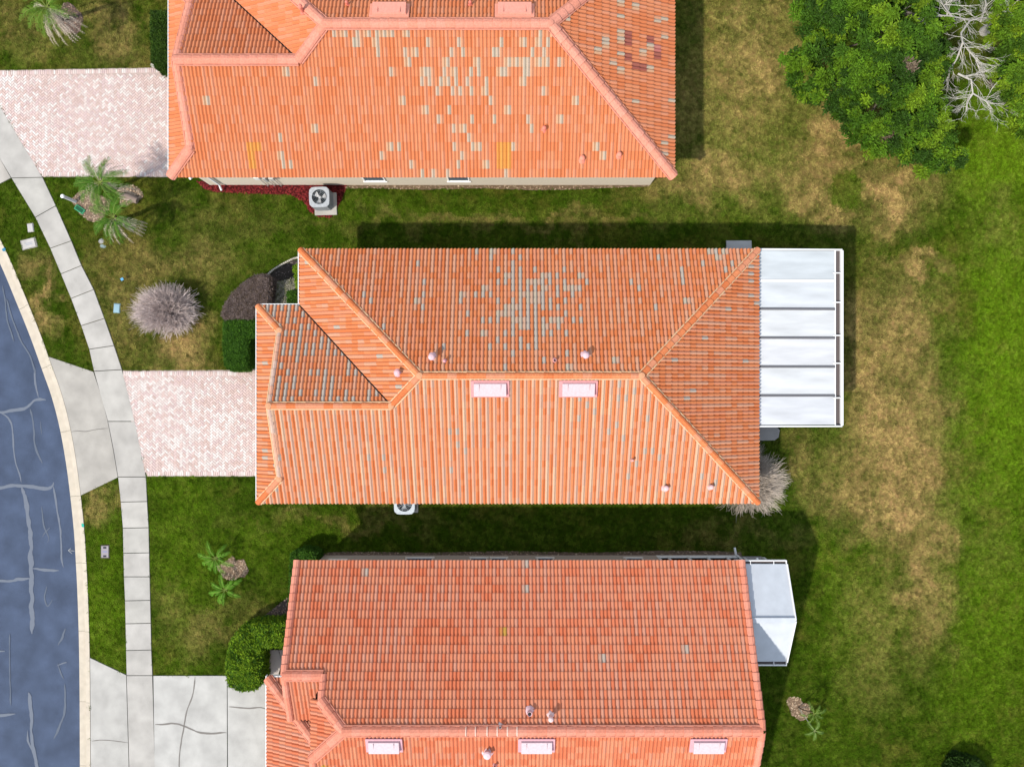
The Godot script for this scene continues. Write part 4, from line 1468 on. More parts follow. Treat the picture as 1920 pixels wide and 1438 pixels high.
func paver_drive(area: PackedVector2Array, borders: Array, sd: int) -> void:
	var root := setting_root("paver_driveway")
	var mb := MB.new()
	mb.prism(Geometry2D.offset_polygon(area, 0.03)[0], -0.06, 0.022, Color(0.46, 0.37, 0.34))
	part("sand_bed", mb.done(), M.paver, root)
	keep_off(area)
	# one bevelled paver, 0.2 x 0.1 m
	var pv := MB.new()
	var t := 0.018
	var h := Vector2(0.0965, 0.0465)
	var k := Vector2(0.089, 0.039)
	var up := [Vector3(-k.x, t, -k.y), Vector3(k.x, t, -k.y), Vector3(k.x, t, k.y), Vector3(-k.x, t, k.y)]
	var lo := [Vector3(-h.x, t - 0.008, -h.y), Vector3(h.x, t - 0.008, -h.y), Vector3(h.x, t - 0.008, h.y), Vector3(-h.x, t - 0.008, h.y)]
	pv.quad(up[0], up[3], up[2], up[1])
	for i in 4:
		var j := (i + 1) % 4
		pv.quad(lo[i], up[i], up[j], lo[j])
		var d := Vector3(0, -0.012, 0)
		pv.quad(lo[i] + d, lo[i], lo[j], lo[j] + d)
	var pm := pv.done()
	var where := []
	var cols := PackedColorArray()
	rng.seed = sd
	var tones := [Color(0.57, 0.44, 0.41), Color(0.59, 0.465, 0.435), Color(0.60, 0.515, 0.49), Color(0.54, 0.41, 0.375), Color(0.65, 0.595, 0.575), Color(0.58, 0.455, 0.435), Color(0.56, 0.435, 0.425)]
	var inner: Array = Geometry2D.offset_polygon(area, -0.06)
	var grown := Geometry2D.offset_polygon(area, 0.14)
	var core: PackedVector2Array = grown[0]
	for b in borders:
		# soldier course: pavers set across the edge from b[0] to b[1], inside lies to b[2]
		var a: Vector2 = b[0]
		var e: Vector2 = b[1]
		var nn: Vector2 = b[2]
		var dir := (e - a).normalized()
		var cnt := int(a.distance_to(e) / 0.1)
		for i in cnt:
			var p := a + dir * (i + 0.5) * 0.1 + nn * 0.105
			if not Geometry2D.is_point_in_polygon(p, area): continue
			var x := Vector3(nn.x, 0, nn.y)
			where.append(Transform3D(Basis(x, Vector3.UP, x.cross(Vector3.UP)), Vector3(p.x, 0.0265 + rng.randf_range(-0.002, 0.002), p.y)))
			var c: Color = tones[rng.randi() % tones.size()]
			var g := rng.randf_range(0.95, 1.05)
			cols.append(Color(c.r * g, c.g * g, c.b * g))
	var lowx := 1e9
	var cen := Vector2.ZERO
	for p in area: cen += p
	cen /= area.size()
	for i in range(-70, 71):
		for j in range(-70, 71):
			# herringbone: an L of two pavers repeats along (1,1) and (4-step) in units of 0.1 m
			for s in 2:
				var u := Vector2(i * 0.1 + j * 0.2, i * 0.1 - j * 0.2)
				var c2 := u + (Vector2(0.1, 0.05) if s == 0 else Vector2(0.05, 0.2))
				var p := cen + c2.rotated(PI / 4)
				if p.distance_to(cen) > 9.0: continue
				if not Geometry2D.is_point_in_polygon(p, core): continue
				var skip := false
				for b in borders:
					var pd: float = (p - b[0]).dot(b[2])
					if pd < 0.15 and pd > -0.5: skip = true
				if skip: continue
				var ang := -PI / 4 + (0.0 if s == 0 else PI / 2)
				where.append(Transform3D(Basis(Vector3.UP, ang).rotated(Vector3.RIGHT, rng.randf_range(-0.006, 0.006)), Vector3(p.x, 0.022 + rng.randf_range(-0.002, 0.002), p.y)))
				var f := nz2.get_noise_2d(p.x * 14.0, p.y * 14.0) + rng.randf_range(-0.55, 0.55)
				var c: Color = tones[rng.randi() % tones.size()]
				if f > 0.52: c = tones[4] if rng.randf() < 0.6 else tones[2]
				var g := rng.randf_range(0.94, 1.06)
				cols.append(Color(c.r * g, c.g * g, c.b * g))
	many("pavers", pm, M.paver, root, where, cols)

func bed(called: String, p: PackedVector2Array, soil: Color, chips: int, size: float, tones: Array, y := 0.02) -> Node3D:
	var root := setting_root(called)
	var mb := MB.new()
	mb.prism(p, -0.04, y, soil)
	part("soil", mb.done(), M.mulch, root)
	keep_off(p)
	var r := Rect2(p[0], Vector2.ZERO)
	for v in p: r = r.expand(v)
	mb = MB.new()
	mb.box(Vector3.ZERO, Vector3(1.0, 0.28, 0.45), Color.WHITE, Basis.IDENTITY, 0.06)
	var where := []
	var cols := PackedColorArray()
	var tries := 0
	while where.size() < chips and tries < chips * 8:
		tries += 1
		var q := r.position + Vector2(rng.randf(), rng.randf()) * r.size
		if not Geometry2D.is_point_in_polygon(q, p): continue
		var s := size * rng.randf_range(0.6, 1.5)
		var b := Basis.from_euler(Vector3(rng.randf_range(-0.5, 0.5), rng.randf() * TAU, rng.randf_range(-0.5, 0.5))).scaled(Vector3.ONE * s)
		where.append(Transform3D(b, Vector3(q.x, y + s * 0.1, q.y)))
		var c: Color = tones[rng.randi() % tones.size()]
		var g := rng.randf_range(0.7, 1.3)
		cols.append(Color(c.r * g, c.g * g, c.b * g))
	if where.size() > 8: many("chips", mb.done(), M.plain, root, where, cols)
	return root

# ---------------------------------------------------------------- plants
var sprigs := {}
func sprig(leaf: float, wide: float, count: int, spread: float, sd: int) -> ArrayMesh:
	var key := [leaf, wide, count, spread, sd]
	if sprigs.has(key): return sprigs[key]
	var r := RandomNumberGenerator.new()
	r.seed = sd
	var mb := MB.new()
	for k in count:
		var a := r.randf() * TAU
		var up := r.randf_range(-0.15, 0.8)
		var d := Vector3(cos(a), up, sin(a)).normalized()
		var o := d * spread * r.randf_range(0.1, 1.0)
		var s := d.cross(Vector3.UP).normalized().rotated(d, r.randf_range(-0.7, 0.7))
		var l := leaf * r.randf_range(0.7, 1.2)
		var w := wide * r.randf_range(0.8, 1.2)
		var g := r.randf_range(0.7, 1.3)
		var col := Color(g, g, g * 0.9)
		var nn := s.cross(d) * w * 0.25
		var m := o + d * l * 0.45
		var tip := o + d * l - nn
		mb.tri(o, m - s * w * 0.5 + nn, tip, col)
		mb.tri(o, tip, m + s * w * 0.5 + nn, col)
	sprigs[key] = mb.done()
	return sprigs[key]

func shade(c: Color, g: float) -> Color:
	return Color(c.r * g, c.g * g, c.b * g)

# a clipped hedge over a plan outline
func hedge(called: String, label: String, cat: String, outline: Array, ht: float, tones: Array, leaf: float, density: float, core: Color, group := "", rough := 0.05) -> void:
	var k := 1.0 - ht / CAM_H
	var p := PackedVector2Array()
	for i in range(0, outline.size(), 2): p.append(s2(outline[i], outline[i + 1]) * k)
	var cen := Vector2.ZERO
	for v in p: cen += v
	cen /= p.size()
	var o := thing(called, v3(cen, 0), label, cat, group)
	var loc := PackedVector2Array()
	for v in p: loc.append(v - cen)
	var mb := MB.new()
	var shr := Geometry2D.offset_polygon(loc, -0.07)
	mb.prism(shr[0] if shr.size() else loc, 0.0, ht - 0.08, core, 0.0)
	part("branches", mb.done(), M.twig, o)
	keep_off(p)
	var mesh := sprig(leaf, leaf * 0.5, 9, leaf * 1.1, 3)
	var where := []
	var cols := PackedColorArray()
	var r := Rect2(loc[0], Vector2.ZERO)
	for v in loc: r = r.expand(v)
	var n := int(r.get_area() * density)
	for i in n:
		var q := r.position + Vector2(rng.randf(), rng.randf()) * r.size
		if not Geometry2D.is_point_in_polygon(q, loc): continue
		var edge := 9.0
		for e in loc.size(): edge = minf(edge, q.distance_to(Geometry2D.get_closest_point_to_segment(q, loc[e], loc[(e + 1) % loc.size()])))
		var drop := 0.10 * pow(maxf(0.0, 1.0 - edge / 0.16), 2.0)
		var y := ht - drop - 0.04 + nz2.get_noise_2d((q.x + cen.x) * 90.0, (q.y + cen.y) * 90.0) * rough * 2.0 + rng.randf_range(-rough, rough)
		where.append(Transform3D(Basis.from_euler(Vector3(rng.randf_range(-0.6, 0.6), rng.randf() * TAU, rng.randf_range(-0.6, 0.6))).scaled(Vector3.ONE * rng.randf_range(0.7, 1.25)), Vector3(q.x, y, q.y)))
		cols.append(shade(tones[rng.randi() % tones.size()], rng.randf_range(0.75, 1.25)))
	for e in loc.size():
		var a := loc[e]
		var b := loc[(e + 1) % loc.size()]
		var m := int(a.distance_to(b) * ht * density * 0.5)
		for i in m:
			var q := a.lerp(b, rng.randf()) + Vector2(rng.randf_range(-0.05, 0.05), rng.randf_range(-0.05, 0.05))
			where.append(Transform3D(Basis.from_euler(Vector3(rng.randf_range(-1.5, 1.5), rng.randf() * TAU, rng.randf_range(-1.5, 1.5))), Vector3(q.x, rng.randf_range(0.08, ht - 0.1), q.y)))
			cols.append(shade(tones[rng.randi() % tones.size()], rng.randf_range(0.75, 1.25)))
	many("foliage", mesh, M.leaf, o, where, cols)

func twig_mesh(mb: MB, a: Vector3, d: Vector3, l: float, r: float, depth: int, col: Color, rr: RandomNumberGenerator, bend: Vector3) -> void:
	var m := a + d * l * 0.5 + bend * l * 0.10 + Vector3(rr.randf_range(-1, 1), rr.randf_range(-1, 1), rr.randf_range(-1, 1)) * l * 0.05
	var e := a + d * l + bend * l * 0.3
	mb.tube([a, m, e], [r, r * 0.75, r * 0.42], 3 if r < 0.03 else 6, shade(col, rr.randf_range(0.8, 1.2)), false)
	if depth > 0:
		var n := rr.randi_range(2, 3)
		for i in n:
			var t := rr.randf_range(0.45, 1.0) if i > 0 else 1.0
			var o := a.lerp(m, t * 2.0) if t < 0.5 else m.lerp(e, t * 2.0 - 1.0)
			var dd := (d + Vector3(rr.randf_range(-1, 1), rr.randf_range(-0.6, 0.8), rr.randf_range(-1, 1)) * 0.62).normalized()
			twig_mesh(mb, o, dd, l * rr.randf_range(0.55, 0.8), r * 0.6, depth - 1, col, rr, bend * 0.6)

# leafless shrub: stems that fan out from the root into a mound of twigs
func bare_shrub(label: String, x: float, y: float, rx: float, rz: float, ht: float, stems: int, tone: Color, sd: int, lean := Vector2.ZERO) -> void:
	var at := site(x, y, ht * 0.6)
	var o := thing("bare_shrub", Vector3(at.x, 0, at.z), label, "shrub", "leafless shrubs")
	var rr := RandomNumberGenerator.new()
	rr.seed = sd
	var mb := MB.new()
	var tw := MB.new()
	for i in stems:
		var a := rr.randf() * TAU
		var el := asin(sqrt(rr.randf()))
		var d := Vector3(cos(a) * cos(el) * rx, sin(el) * ht, sin(a) * cos(el) * rz)
		var l := d.length() * rr.randf_range(0.86, 1.03)
		d = d.normalized()
		var s := Vector3(rr.randf_range(-0.1, 0.1), 0.02, rr.randf_range(-0.1, 0.1))
		var m := s + d * l * 0.55 + Vector3.UP * 0.12
		mb.tube([s, m], [0.018, 0.009], 3, shade(tone, rr.randf_range(0.6, 0.9)), false)
		for k in 5:
			var dd := (d + Vector3(rr.randf_range(-1, 1), rr.randf_range(-0.4, 0.6), rr.randf_range(-1, 1)) * 0.30).normalized()
			var ll := l * rr.randf_range(0.32, 0.50)
			var b := m + d * l * rr.randf_range(-0.25, 0.10)
			var e := b + dd * ll
			if e.y < 0.05: e.y = 0.05
			tw.tube([b, e], [0.010, 0.004], 3, shade(tone, rr.randf_range(0.65, 1.35)), false)
			for w in 2:
				var q := b.lerp(e, rr.randf_range(0.4, 0.9))
				var d3 := (dd + Vector3(rr.randf_range(-1, 1), rr.randf_range(-0.5, 0.8), rr.randf_range(-1, 1)) * 0.7).normalized()
				tw.tube([q, q + d3 * ll * 0.45], [0.006, 0.003], 3, shade(tone, rr.randf_range(0.7, 1.4)), false)
	part("stems", mb.done(), M.twig, o)
	var t := part("twigs", tw.done(), M.twig, o)
	t.set_meta("kind", "stuff")

# palm fronds: a bent midrib with leaflets, along +z
func frond_mesh(l: float, droop: float, rise: float, pairs: int, wide: float, col: Color, rib: Color, sd: int) -> ArrayMesh:
	var rr := RandomNumberGenerator.new()
	rr.seed = sd
	var mb := MB.new()
	var P := func(t: float) -> Vector3: return Vector3(0, l * (rise * t - droop * t * t), l * (t - 0.18 * droop * t * t))
	var pts := []
	var rad := []
	for i in 9:
		pts.append(P.call(i / 8.0))
		rad.append(0.018 * (1.0 - i / 9.5))
	mb.tube(pts, rad, 4, rib, false)
	for i in pairs:
		var t := 0.16 + 0.84 * i / (pairs - 1.0)
		var o: Vector3 = P.call(t)
		var fw: Vector3 = (P.call(minf(1.0, t + 0.02)) - P.call(t - 0.02)).normalized()
		var ll := wide * (0.35 + 0.65 * sin(PI * clampf(t * 0.85 + 0.12, 0.0, 1.0))) * rr.randf_range(0.85, 1.1)
		for s in [-1.0, 1.0]:
			if rr.randf() < 0.12: continue
			var d: Vector3 = (Vector3(s, 0.12, 0) + fw * (0.75 + 0.8 * t)).normalized()
			var e := o + d * ll + Vector3(0, -0.22 * ll, 0)
			var m := o + d * ll * 0.5 + Vector3(0, 0.03, 0)
			var w := fw * 0.015
			var c := shade(col, rr.randf_range(0.75, 1.25))
			mb.tri(o - w, m + w, o + w, c)
			mb.tri(o - w, m - w, m + w, c)
			mb.tri(m - w, e, m + w, c)
	return mb.done()

func palm(label: String, base: Vector3, top: Vector3, l: float, greens: int, dead: Array, col: Color, sd: int, trunk_r := 0.09, pairs := 20) -> Node3D:
	var o := thing("palm", base, label, "palm", "palms in the lawns")
	var rr := RandomNumberGenerator.new()
	rr.seed = sd
	var mb := MB.new()
	var d := top - base
	var pts := []
	var rad := []
	for i in 9:
		var t := i / 8.0
		pts.append(d * t + Vector3(0, 0, 0.03 * sin(t * 5.0)))
		rad.append(trunk_r * (1.15 - 0.35 * t) * (1.0 + 0.1 * (i % 2)))
	mb.tube(pts, rad, 9, Color(0.17, 0.125, 0.085))
	part("trunk", mb.done(), M.bark, o)
	var meshes := []
	for k in 3: meshes.append(frond_mesh(l, 0.55 + 0.15 * k, 0.55, pairs, l * 0.25, col, Color(0.16, 0.20, 0.05), sd + k))
	var dm := frond_mesh(l * 1.05, 0.85, 0.35, pairs, l * 0.13, Color(0.48, 0.41, 0.34), Color(0.58, 0.5, 0.4), sd + 9)
	for i in greens:
		var a := TAU * (i * 0.382 + rr.randf() * 0.06)
		var tilt := -0.55 * rr.randf() * (1.0 - float(i) / greens)
		var b := Basis(Vector3.UP, a) * Basis(Vector3.RIGHT, tilt)
		var s := rr.randf_range(0.78, 1.08)
		part("frond", meshes[i % 3], M.leaf, o, Transform3D(b.scaled(Vector3.ONE * s), d + Vector3.UP * 0.03))
	for a in dead:
		part("dead_frond", dm, M.leaf, o, Transform3D(Basis(Vector3.UP, a) * Basis(Vector3.RIGHT, 0.12), d - Vector3.UP * 0.05))
	return o

# broad-leaved tree: trunk, limbs and a crown of leaf clumps
func tree(label: String, root: Vector3, clumps: Array, per: int, tones: Array, sd: int) -> void:
	var o := thing("broadleaf_tree", root, label, "tree", "leafy trees at the back corner")
	var rr := RandomNumberGenerator.new()
	rr.seed = sd
	var tb := MB.new()
	tb.tube([Vector3(0, -0.1, 0), Vector3(0.05, 1.0, 0.02), Vector3(-0.02, 2.2, 0.05)], [0.30, 0.24, 0.18], 10, Color(0.16, 0.13, 0.11))
	part("trunk", tb.done(), M.bark, o)
	var lb := MB.new()
	var where := []
	var cols := PackedColorArray()
	for c in clumps:
		var p: Vector3 = site(c[0], c[1], c[3]) - root
		var r: float = c[2] / U * (1.0 - c[3] / CAM_H)
		var m := Vector3(p.x * 0.45, 2.2 + (p.y - 2.2) * 0.55 + 0.3, p.z * 0.45)
		lb.tube([Vector3(-0.02, 2.1, 0.05), m, p - Vector3(0, r * 0.3, 0)], [0.12, 0.07, 0.025], 5, Color(0.20, 0.17, 0.14), false)
		for sub in int(21.0 * r * r + 4.0):
			var sd3 := Vector3(rr.randfn(), absf(rr.randfn()) * 0.8, rr.randfn()).normalized()
			var sc := p + sd3 * r * rr.randf_range(0.55, 1.0) * Vector3(1, 0.8, 1)
			var sr := rr.randf_range(0.13, 0.32)
			var tone: Color = tones[rr.randi() % tones.size()]
			if rr.randf() < 0.008: tone = Color(0.13, 0.10, 0.075)
			for k in int(per * sr * sr * 2.6):
				var d := Vector3(rr.randfn(), rr.randfn() * 0.8 + 0.45, rr.randfn()).normalized()
				var q := sc + d * sr * pow(rr.randf(), 0.25) * Vector3(1, 0.75, 1)
				where.append(Transform3D(Basis.from_euler(Vector3(rr.randf_range(-0.6, 0.6), rr.randf() * TAU, rr.randf_range(-0.6, 0.6))).scaled(Vector3.ONE * rr.randf_range(0.75, 1.3)), q))
				cols.append(shade(tone, rr.randf_range(0.65, 1.45)))
	part("limbs", lb.done(), M.bark, o)
	many("crown", sprig(0.12, 0.06, 9, 0.10, 8), M.leaf, o, where, cols)

func bare_tree() -> void:
	var root := site(1845, 60, 0)
	var o := thing("bare_tree", root, "leafless pale grey tree with branching limbs between the two green crowns", "tree")
	var rr := RandomNumberGenerator.new()
	rr.seed = 41
	var grey := Color(0.50, 0.48, 0.45)
	var tb := MB.new()
	var top := site(1868, 30, 3.6) - root
	tb.tube([Vector3(0, -0.1, 0), Vector3(0.05, 1.4, -0.1), top], [0.24, 0.19, 0.14], 9, grey)
	part("trunk", tb.done(), M.bark, o)
	var limbs := [[[1868, 30, 3.6], [1820, 38, 4.6], [1785, 30, 5.0], [1760, 28, 5.2]], [[1820, 38, 4.6], [1803, 62, 5.0], [1806, 80, 5.1], [1815, 92, 5.2], [1830, 110, 5.2], [1840, 138, 5.0]], [[1806, 80, 5.1], [1795, 110, 4.8], [1780, 135, 4.4]], [[1868, 30, 3.6], [1890, 20, 4.6], [1905, 5, 5.2]], [[1840, 40, 4.2], [1850, 8, 5.0], [1845, -20, 5.6]], [[1785, 30, 5.0], [1770, 10, 5.4], [1800, -10, 5.8]], [[1797, 138, 4.9], [1822, 150, 5.0], [1825, 175, 5.0], [1850, 190, 4.9], [1862, 205, 4.8]], [[1825, 175, 5.0], [1815, 190, 4.8], [1812, 210, 4.7]], [[1780, 30, 4.8], [1740, 30, 4.9], [1700, 42, 4.9], [1680, 50, 4.8]]]
	for lm in limbs:
		var mb := MB.new()
		var pts := []
		var rad := []
		for i in lm.size():
			pts.append(site(lm[i][0], lm[i][1], lm[i][2]) - root)
			rad.append(0.045 * (1.0 - 0.8 * i / lm.size()))
		mb.tube(pts, rad, 6, grey)
		part("limb", mb.done(), M.bark, o)
		mb = MB.new()
		for i in range(1, pts.size()):
			for k in 5:
				var q: Vector3 = pts[i - 1].lerp(pts[i], rr.randf())
				var d: Vector3 = (pts[i] - pts[i - 1]).normalized()
				var dd := (d * 0.8 + Vector3(rr.randf_range(-1, 1), rr.randf_range(-0.3, 0.6), rr.randf_range(-1, 1))).normalized()
				twig_mesh(mb, q, dd, rr.randf_range(0.25, 0.62), 0.013, 3, grey, rr, Vector3.ZERO)
		var tw := part("twigs", mb.done(), M.twig, o)
		tw.set_meta("kind", "stuff")

# ---------------------------------------------------------------- small things
func condenser(label: String, at: Vector3, turn: float, body: Color, s: float, blades: Color, spokes: bool, pad_off: Vector2) -> void:
	var o := thing("air_conditioner", at, label, "air conditioner", "outdoor air conditioners")
	o.rotation.y = turn
	var mb := MB.new()
	mb.box(Vector3(pad_off.x, 0.04, pad_off.y), Vector3(s + 0.10, 0.10, s + 0.10), Color(0.52, 0.5, 0.47), Basis.IDENTITY, 0.015)
	part("pad", mb.done(), M.concrete, o)
	# cabinet with rounded corners, open at the top
	var ring := PackedVector2Array()
	for k in 24:
		var a := TAU * (k + 0.5) / 24.0
		var v := Vector2(cos(a), sin(a))
		var e := 1.0 / pow(pow(absf(v.x), 5.0) + pow(absf(v.y), 5.0), 0.2)
		ring.append(v * e * s * 0.5)
	var H := 0.80
	mb = MB.new()
	var rin := s * 0.36
	for k in 24:
		var j := (k + 1) % 24
		var a := ring[k]
		var b := ring[j]
		mb.quad(v3(a, 0.09), v3(a, H - 0.02), v3(b, H - 0.02), v3(b, 0.09), body)
		var ca := a * 0.97
		var cb := b * 0.97
		mb.quad(v3(a, H - 0.02), v3(ca, H), v3(cb, H), v3(b, H - 0.02), body)
		var ia := a.normalized() * rin
		var ib := b.normalized() * rin
		mb.quad(v3(ca, H), v3(ia, H), v3(ib, H), v3(cb, H), body)
		mb.quad(v3(ia, H), v3(ia, H - 0.25), v3(ib, H - 0.25), v3(ib, H), Color(0.05, 0.06, 0.07))
		mb.tri(Vector3(0, H - 0.25, 0), v3(ib, H - 0.25), v3(ia, H - 0.25), Color(0.03, 0.04, 0.05))
	part("cabinet", mb.done(), M.metal, o)
	# louvre lines round the cabinet
	for i in 7:
		mb = MB.new()
		for k in 24:
			var j := (k + 1) % 24
			var a := ring[k] * 1.012
			var b := ring[j] * 1.012
			var y := 0.16 + i * 0.085
			mb.quad(v3(a, y), v3(a, y + 0.03), v3(b, y + 0.03), v3(b, y), shade(body, 0.7))
		part("louvre", mb.done(), M.metal, o)
	mb = MB.new()
	mb.tube([Vector3(0, H - 0.20, 0), Vector3(0, H - 0.08, 0)], [0.07, 0.07], 10, blades)
	var fan := part("fan_hub", mb.done(), M.metal, o)
	for k in 3:
		mb = MB.new()
		var a := TAU * k / 3.0 + 1.35
		var a2 := a + 0.85
		mb.quad(Vector3(cos(a) * 0.05, H - 0.17, sin(a) * 0.05), Vector3(cos(a2) * 0.05, H - 0.12, sin(a2) * 0.05), Vector3(cos(a2) * rin * 0.92, H - 0.10, sin(a2) * rin * 0.92), Vector3(cos(a) * rin * 0.92, H - 0.16, sin(a) * rin * 0.92), blades)
		part("fan_blade", mb.done(), M.metal, fan)
	mb = MB.new()
	for q in [0.4, 0.62, 0.82, 1.0]:
		var pts := []
		var rad := []
		for k in 25:
			pts.append(Vector3(cos(TAU * k / 24.0) * rin * q, H + 0.012, sin(TAU * k / 24.0) * rin * q))
			rad.append(0.005)
		mb.tube(pts, rad, 4, shade(body, 0.8), false)
	for k in (8 if spokes else 4):
		var a := TAU * k / (8.0 if spokes else 4.0) + 0.3
		mb.tube([Vector3(0, H + 0.02, 0), Vector3(cos(a) * rin, H + 0.014, sin(a) * rin)], [0.009, 0.009], 4, shade(body, 0.8), false)
	part("fan_guard", mb.done(), M.metal, o)

func lid(called: String, label: String, cat: String, x: float, y: float, w: float, l: float, turn: float, col: Color, rim: Color, holes: Array, ht := 0.06) -> void:
	var at := site(x, y, 0)
	var o := thing(called, at, label, cat, "covers in the front lawns")
	o.rotation.y = turn
	var mb := MB.new()
	mb.box(Vector3(0, ht * 0.5 - 0.02, 0), Vector3(w, ht, l), rim, Basis.IDENTITY, 0.012)
	part("frame", mb.done(), M.concrete, o)
	mb = MB.new()
	mb.box(Vector3(0, ht - 0.012, 0), Vector3(w * 0.82, 0.03, l * 0.86), col, Basis.IDENTITY, 0.01)
	var c := part("cover", mb.done(), M.concrete, o)
	for h in holes:
		mb = MB.new()
		mb.box(Vector3(h[0] * w, ht + 0.004, h[1] * l), Vector3(h[2] * w, 0.006, h[3] * l), h[4], Basis.IDENTITY, 0.001)
		part("marking" if h[4].r > 0.1 else "hole", mb.done(), M.plain, c)

func small_things() -> void:
	condenser("light grey air conditioner on a pad in red mulch beside the top house", site(598, 369, 0.8) * Vector3(1, 0, 1) + Vector3(0, 0, 0), 0.03, Color(0.40, 0.43, 0.47), 0.94, Color(0.55, 0.56, 0.58), false, Vector2(0.10, 0.14))
	condenser("grey air conditioner half hidden under the middle house's south eave", site(758, 945, 0.8) * Vector3(1, 0, 1), 0.0, Color(0.50, 0.56, 0.62), 0.96, Color(0.52, 0.55, 0.58), true, Vector2.ZERO)
	lid("utility_cover", "small plain white utility cover in the roadside grass strip", "utility cover", 57, 427, 0.30, 0.42, 0.12, Color(0.56, 0.54, 0.54), Color(0.48, 0.46, 0.46), [])
	lid("utility_cover", "large grey-white lettered utility cover near the blue kerb mark", "utility cover", 54, 457, 0.74, 0.48, 0.25, Color(0.52, 0.50, 0.49), Color(0.34, 0.32, 0.30), [[0, -0.05, 0.5, 0.05, Color(0.22, 0.24, 0.3)], [0.02, 0.1, 0.42, 0.05, Color(0.22, 0.24, 0.3)], [-0.2, -0.2, 0.06, 0.06, Color(0.2, 0.2, 0.2)]])
	lid("meter_box", "dark-rimmed meter box with two holes in the lower grass strip", "meter box", 197, 1034, 0.42, 0.64, 0.0, Color(0.36, 0.33, 0.36), Color(0.10, 0.08, 0.07), [[0.0, -0.3, 0.36, 0.14, Color(0.03, 0.03, 0.04)], [0.0, 0.32, 0.36, 0.14, Color(0.03, 0.03, 0.04)], [0, 0.0, 0.5, 0.12, Color(0.2, 0.2, 0.3)]])
	lid("utility_cover", "light blue utility cover in the lawn by the bare shrub", "utility cover", 219, 578, 0.32, 0.46, -0.08, Color(0.30, 0.46, 0.54), Color(0.20, 0.33, 0.38), [])
	# marker flag
	var o := thing("marker_flag", site(231, 524), "tiny blue marker flag in the lawn above the bare shrub", "flag")
	var mb := MB.new()
	mb.tube([Vector3(0, -0.02, 0), Vector3(0.02, 0.28, -0.02)], [0.006, 0.006], 5, Color(0.3, 0.3, 0.3))
	part("stake", mb.done(), M.plain, o)
	mb = MB.new()
	mb.box(Vector3(0.06, 0.25, 0.02), Vector3(0.17, 0.015, 0.12), Color(0.08, 0.25, 0.40), Basis.from_euler(Vector3(0.3, 0.5, 0.4)), 0.002)
	part("flag", mb.done(), M.plain, o)
	# white post with a rounded cap
	o = thing("white_post", site(141, 378), "white round post standing in the mulch beside the palms", "post")
	mb = MB.new()
	mb.tube([Vector3(0, -0.05, 0), Vector3(0, 0.96, 0)], [0.075, 0.07], 12, Color(0.62, 0.64, 0.68))
	part("shaft", mb.done(), M.paint, o)
	mb = MB.new()
	mb.tube([Vector3(0, 0.95, 0), Vector3(0, 0.99, 0), Vector3(0, 1.03, 0), Vector3(0, 1.045, 0)], [0.09, 0.092, 0.065, 0.005], 12, Color(0.8, 0.82, 0.84))
	part("cap", mb.done(), M.paint, o)
	# green irrigation box
	o = thing("valve_box", site(150, 393), "green irrigation valve box in the mulch below the white post", "valve box")
	o.rotation.y = -0.6
	mb = MB.new()
	mb.box(Vector3(0, 0.03, 0), Vector3(0.50, 0.12, 0.26), Color(0.04, 0.22, 0.11), Basis.IDENTITY, 0.02)
	part("rim", mb.done(), M.plain, o)
	mb = MB.new()
	mb.box(Vector3(0, 0.085, 0), Vector3(0.40, 0.02, 0.17), Color(0.01, 0.07, 0.035), Basis.IDENTITY, 0.01)
	part("lid", mb.done(), M.plain, o)
	# pale stones
	for s in [[189.0, 452.0, 0.15, Color(0.36, 0.36, 0.36), "pale grey stone below the driveway palms", 0], [192.0, 462.0, 0.14, Color(0.27, 0.36, 0.38), "bluish stone just south of the pale grey stone", 0], [287.0, 122.0, 0.14, Color(0.7, 0.69, 0.65), "white rock at the corner of the top driveway beside the dark hedge", 1]]:
		o = thing("stone", site(s[0], s[1]), s[4], "stone")
		mb = MB.new()
		var rr := RandomNumberGenerator.new()
		rr.seed = int(s[0])
		var rows := []
		for i in 5:
			var el := PI * 0.5 * i / 4.0
			var row := []
			for k in 9:
				var a := TAU * k / 9.0
				var w := rr.randf_range(0.8, 1.15)
				row.append(Vector3(cos(a) * cos(el) * w, sin(el) * 0.32 - 0.06, sin(a) * cos(el) * w * 0.8) * s[2] * 1.1)
			rows.append(row)
		for i in 4:
			for k in 9:
				var j := (k + 1) % 9
				mb.quad(rows[i][k], rows[i + 1][k], rows[i + 1][j], rows[i][j], s[3])
		part("rock", mb.done(), M.concrete, o)

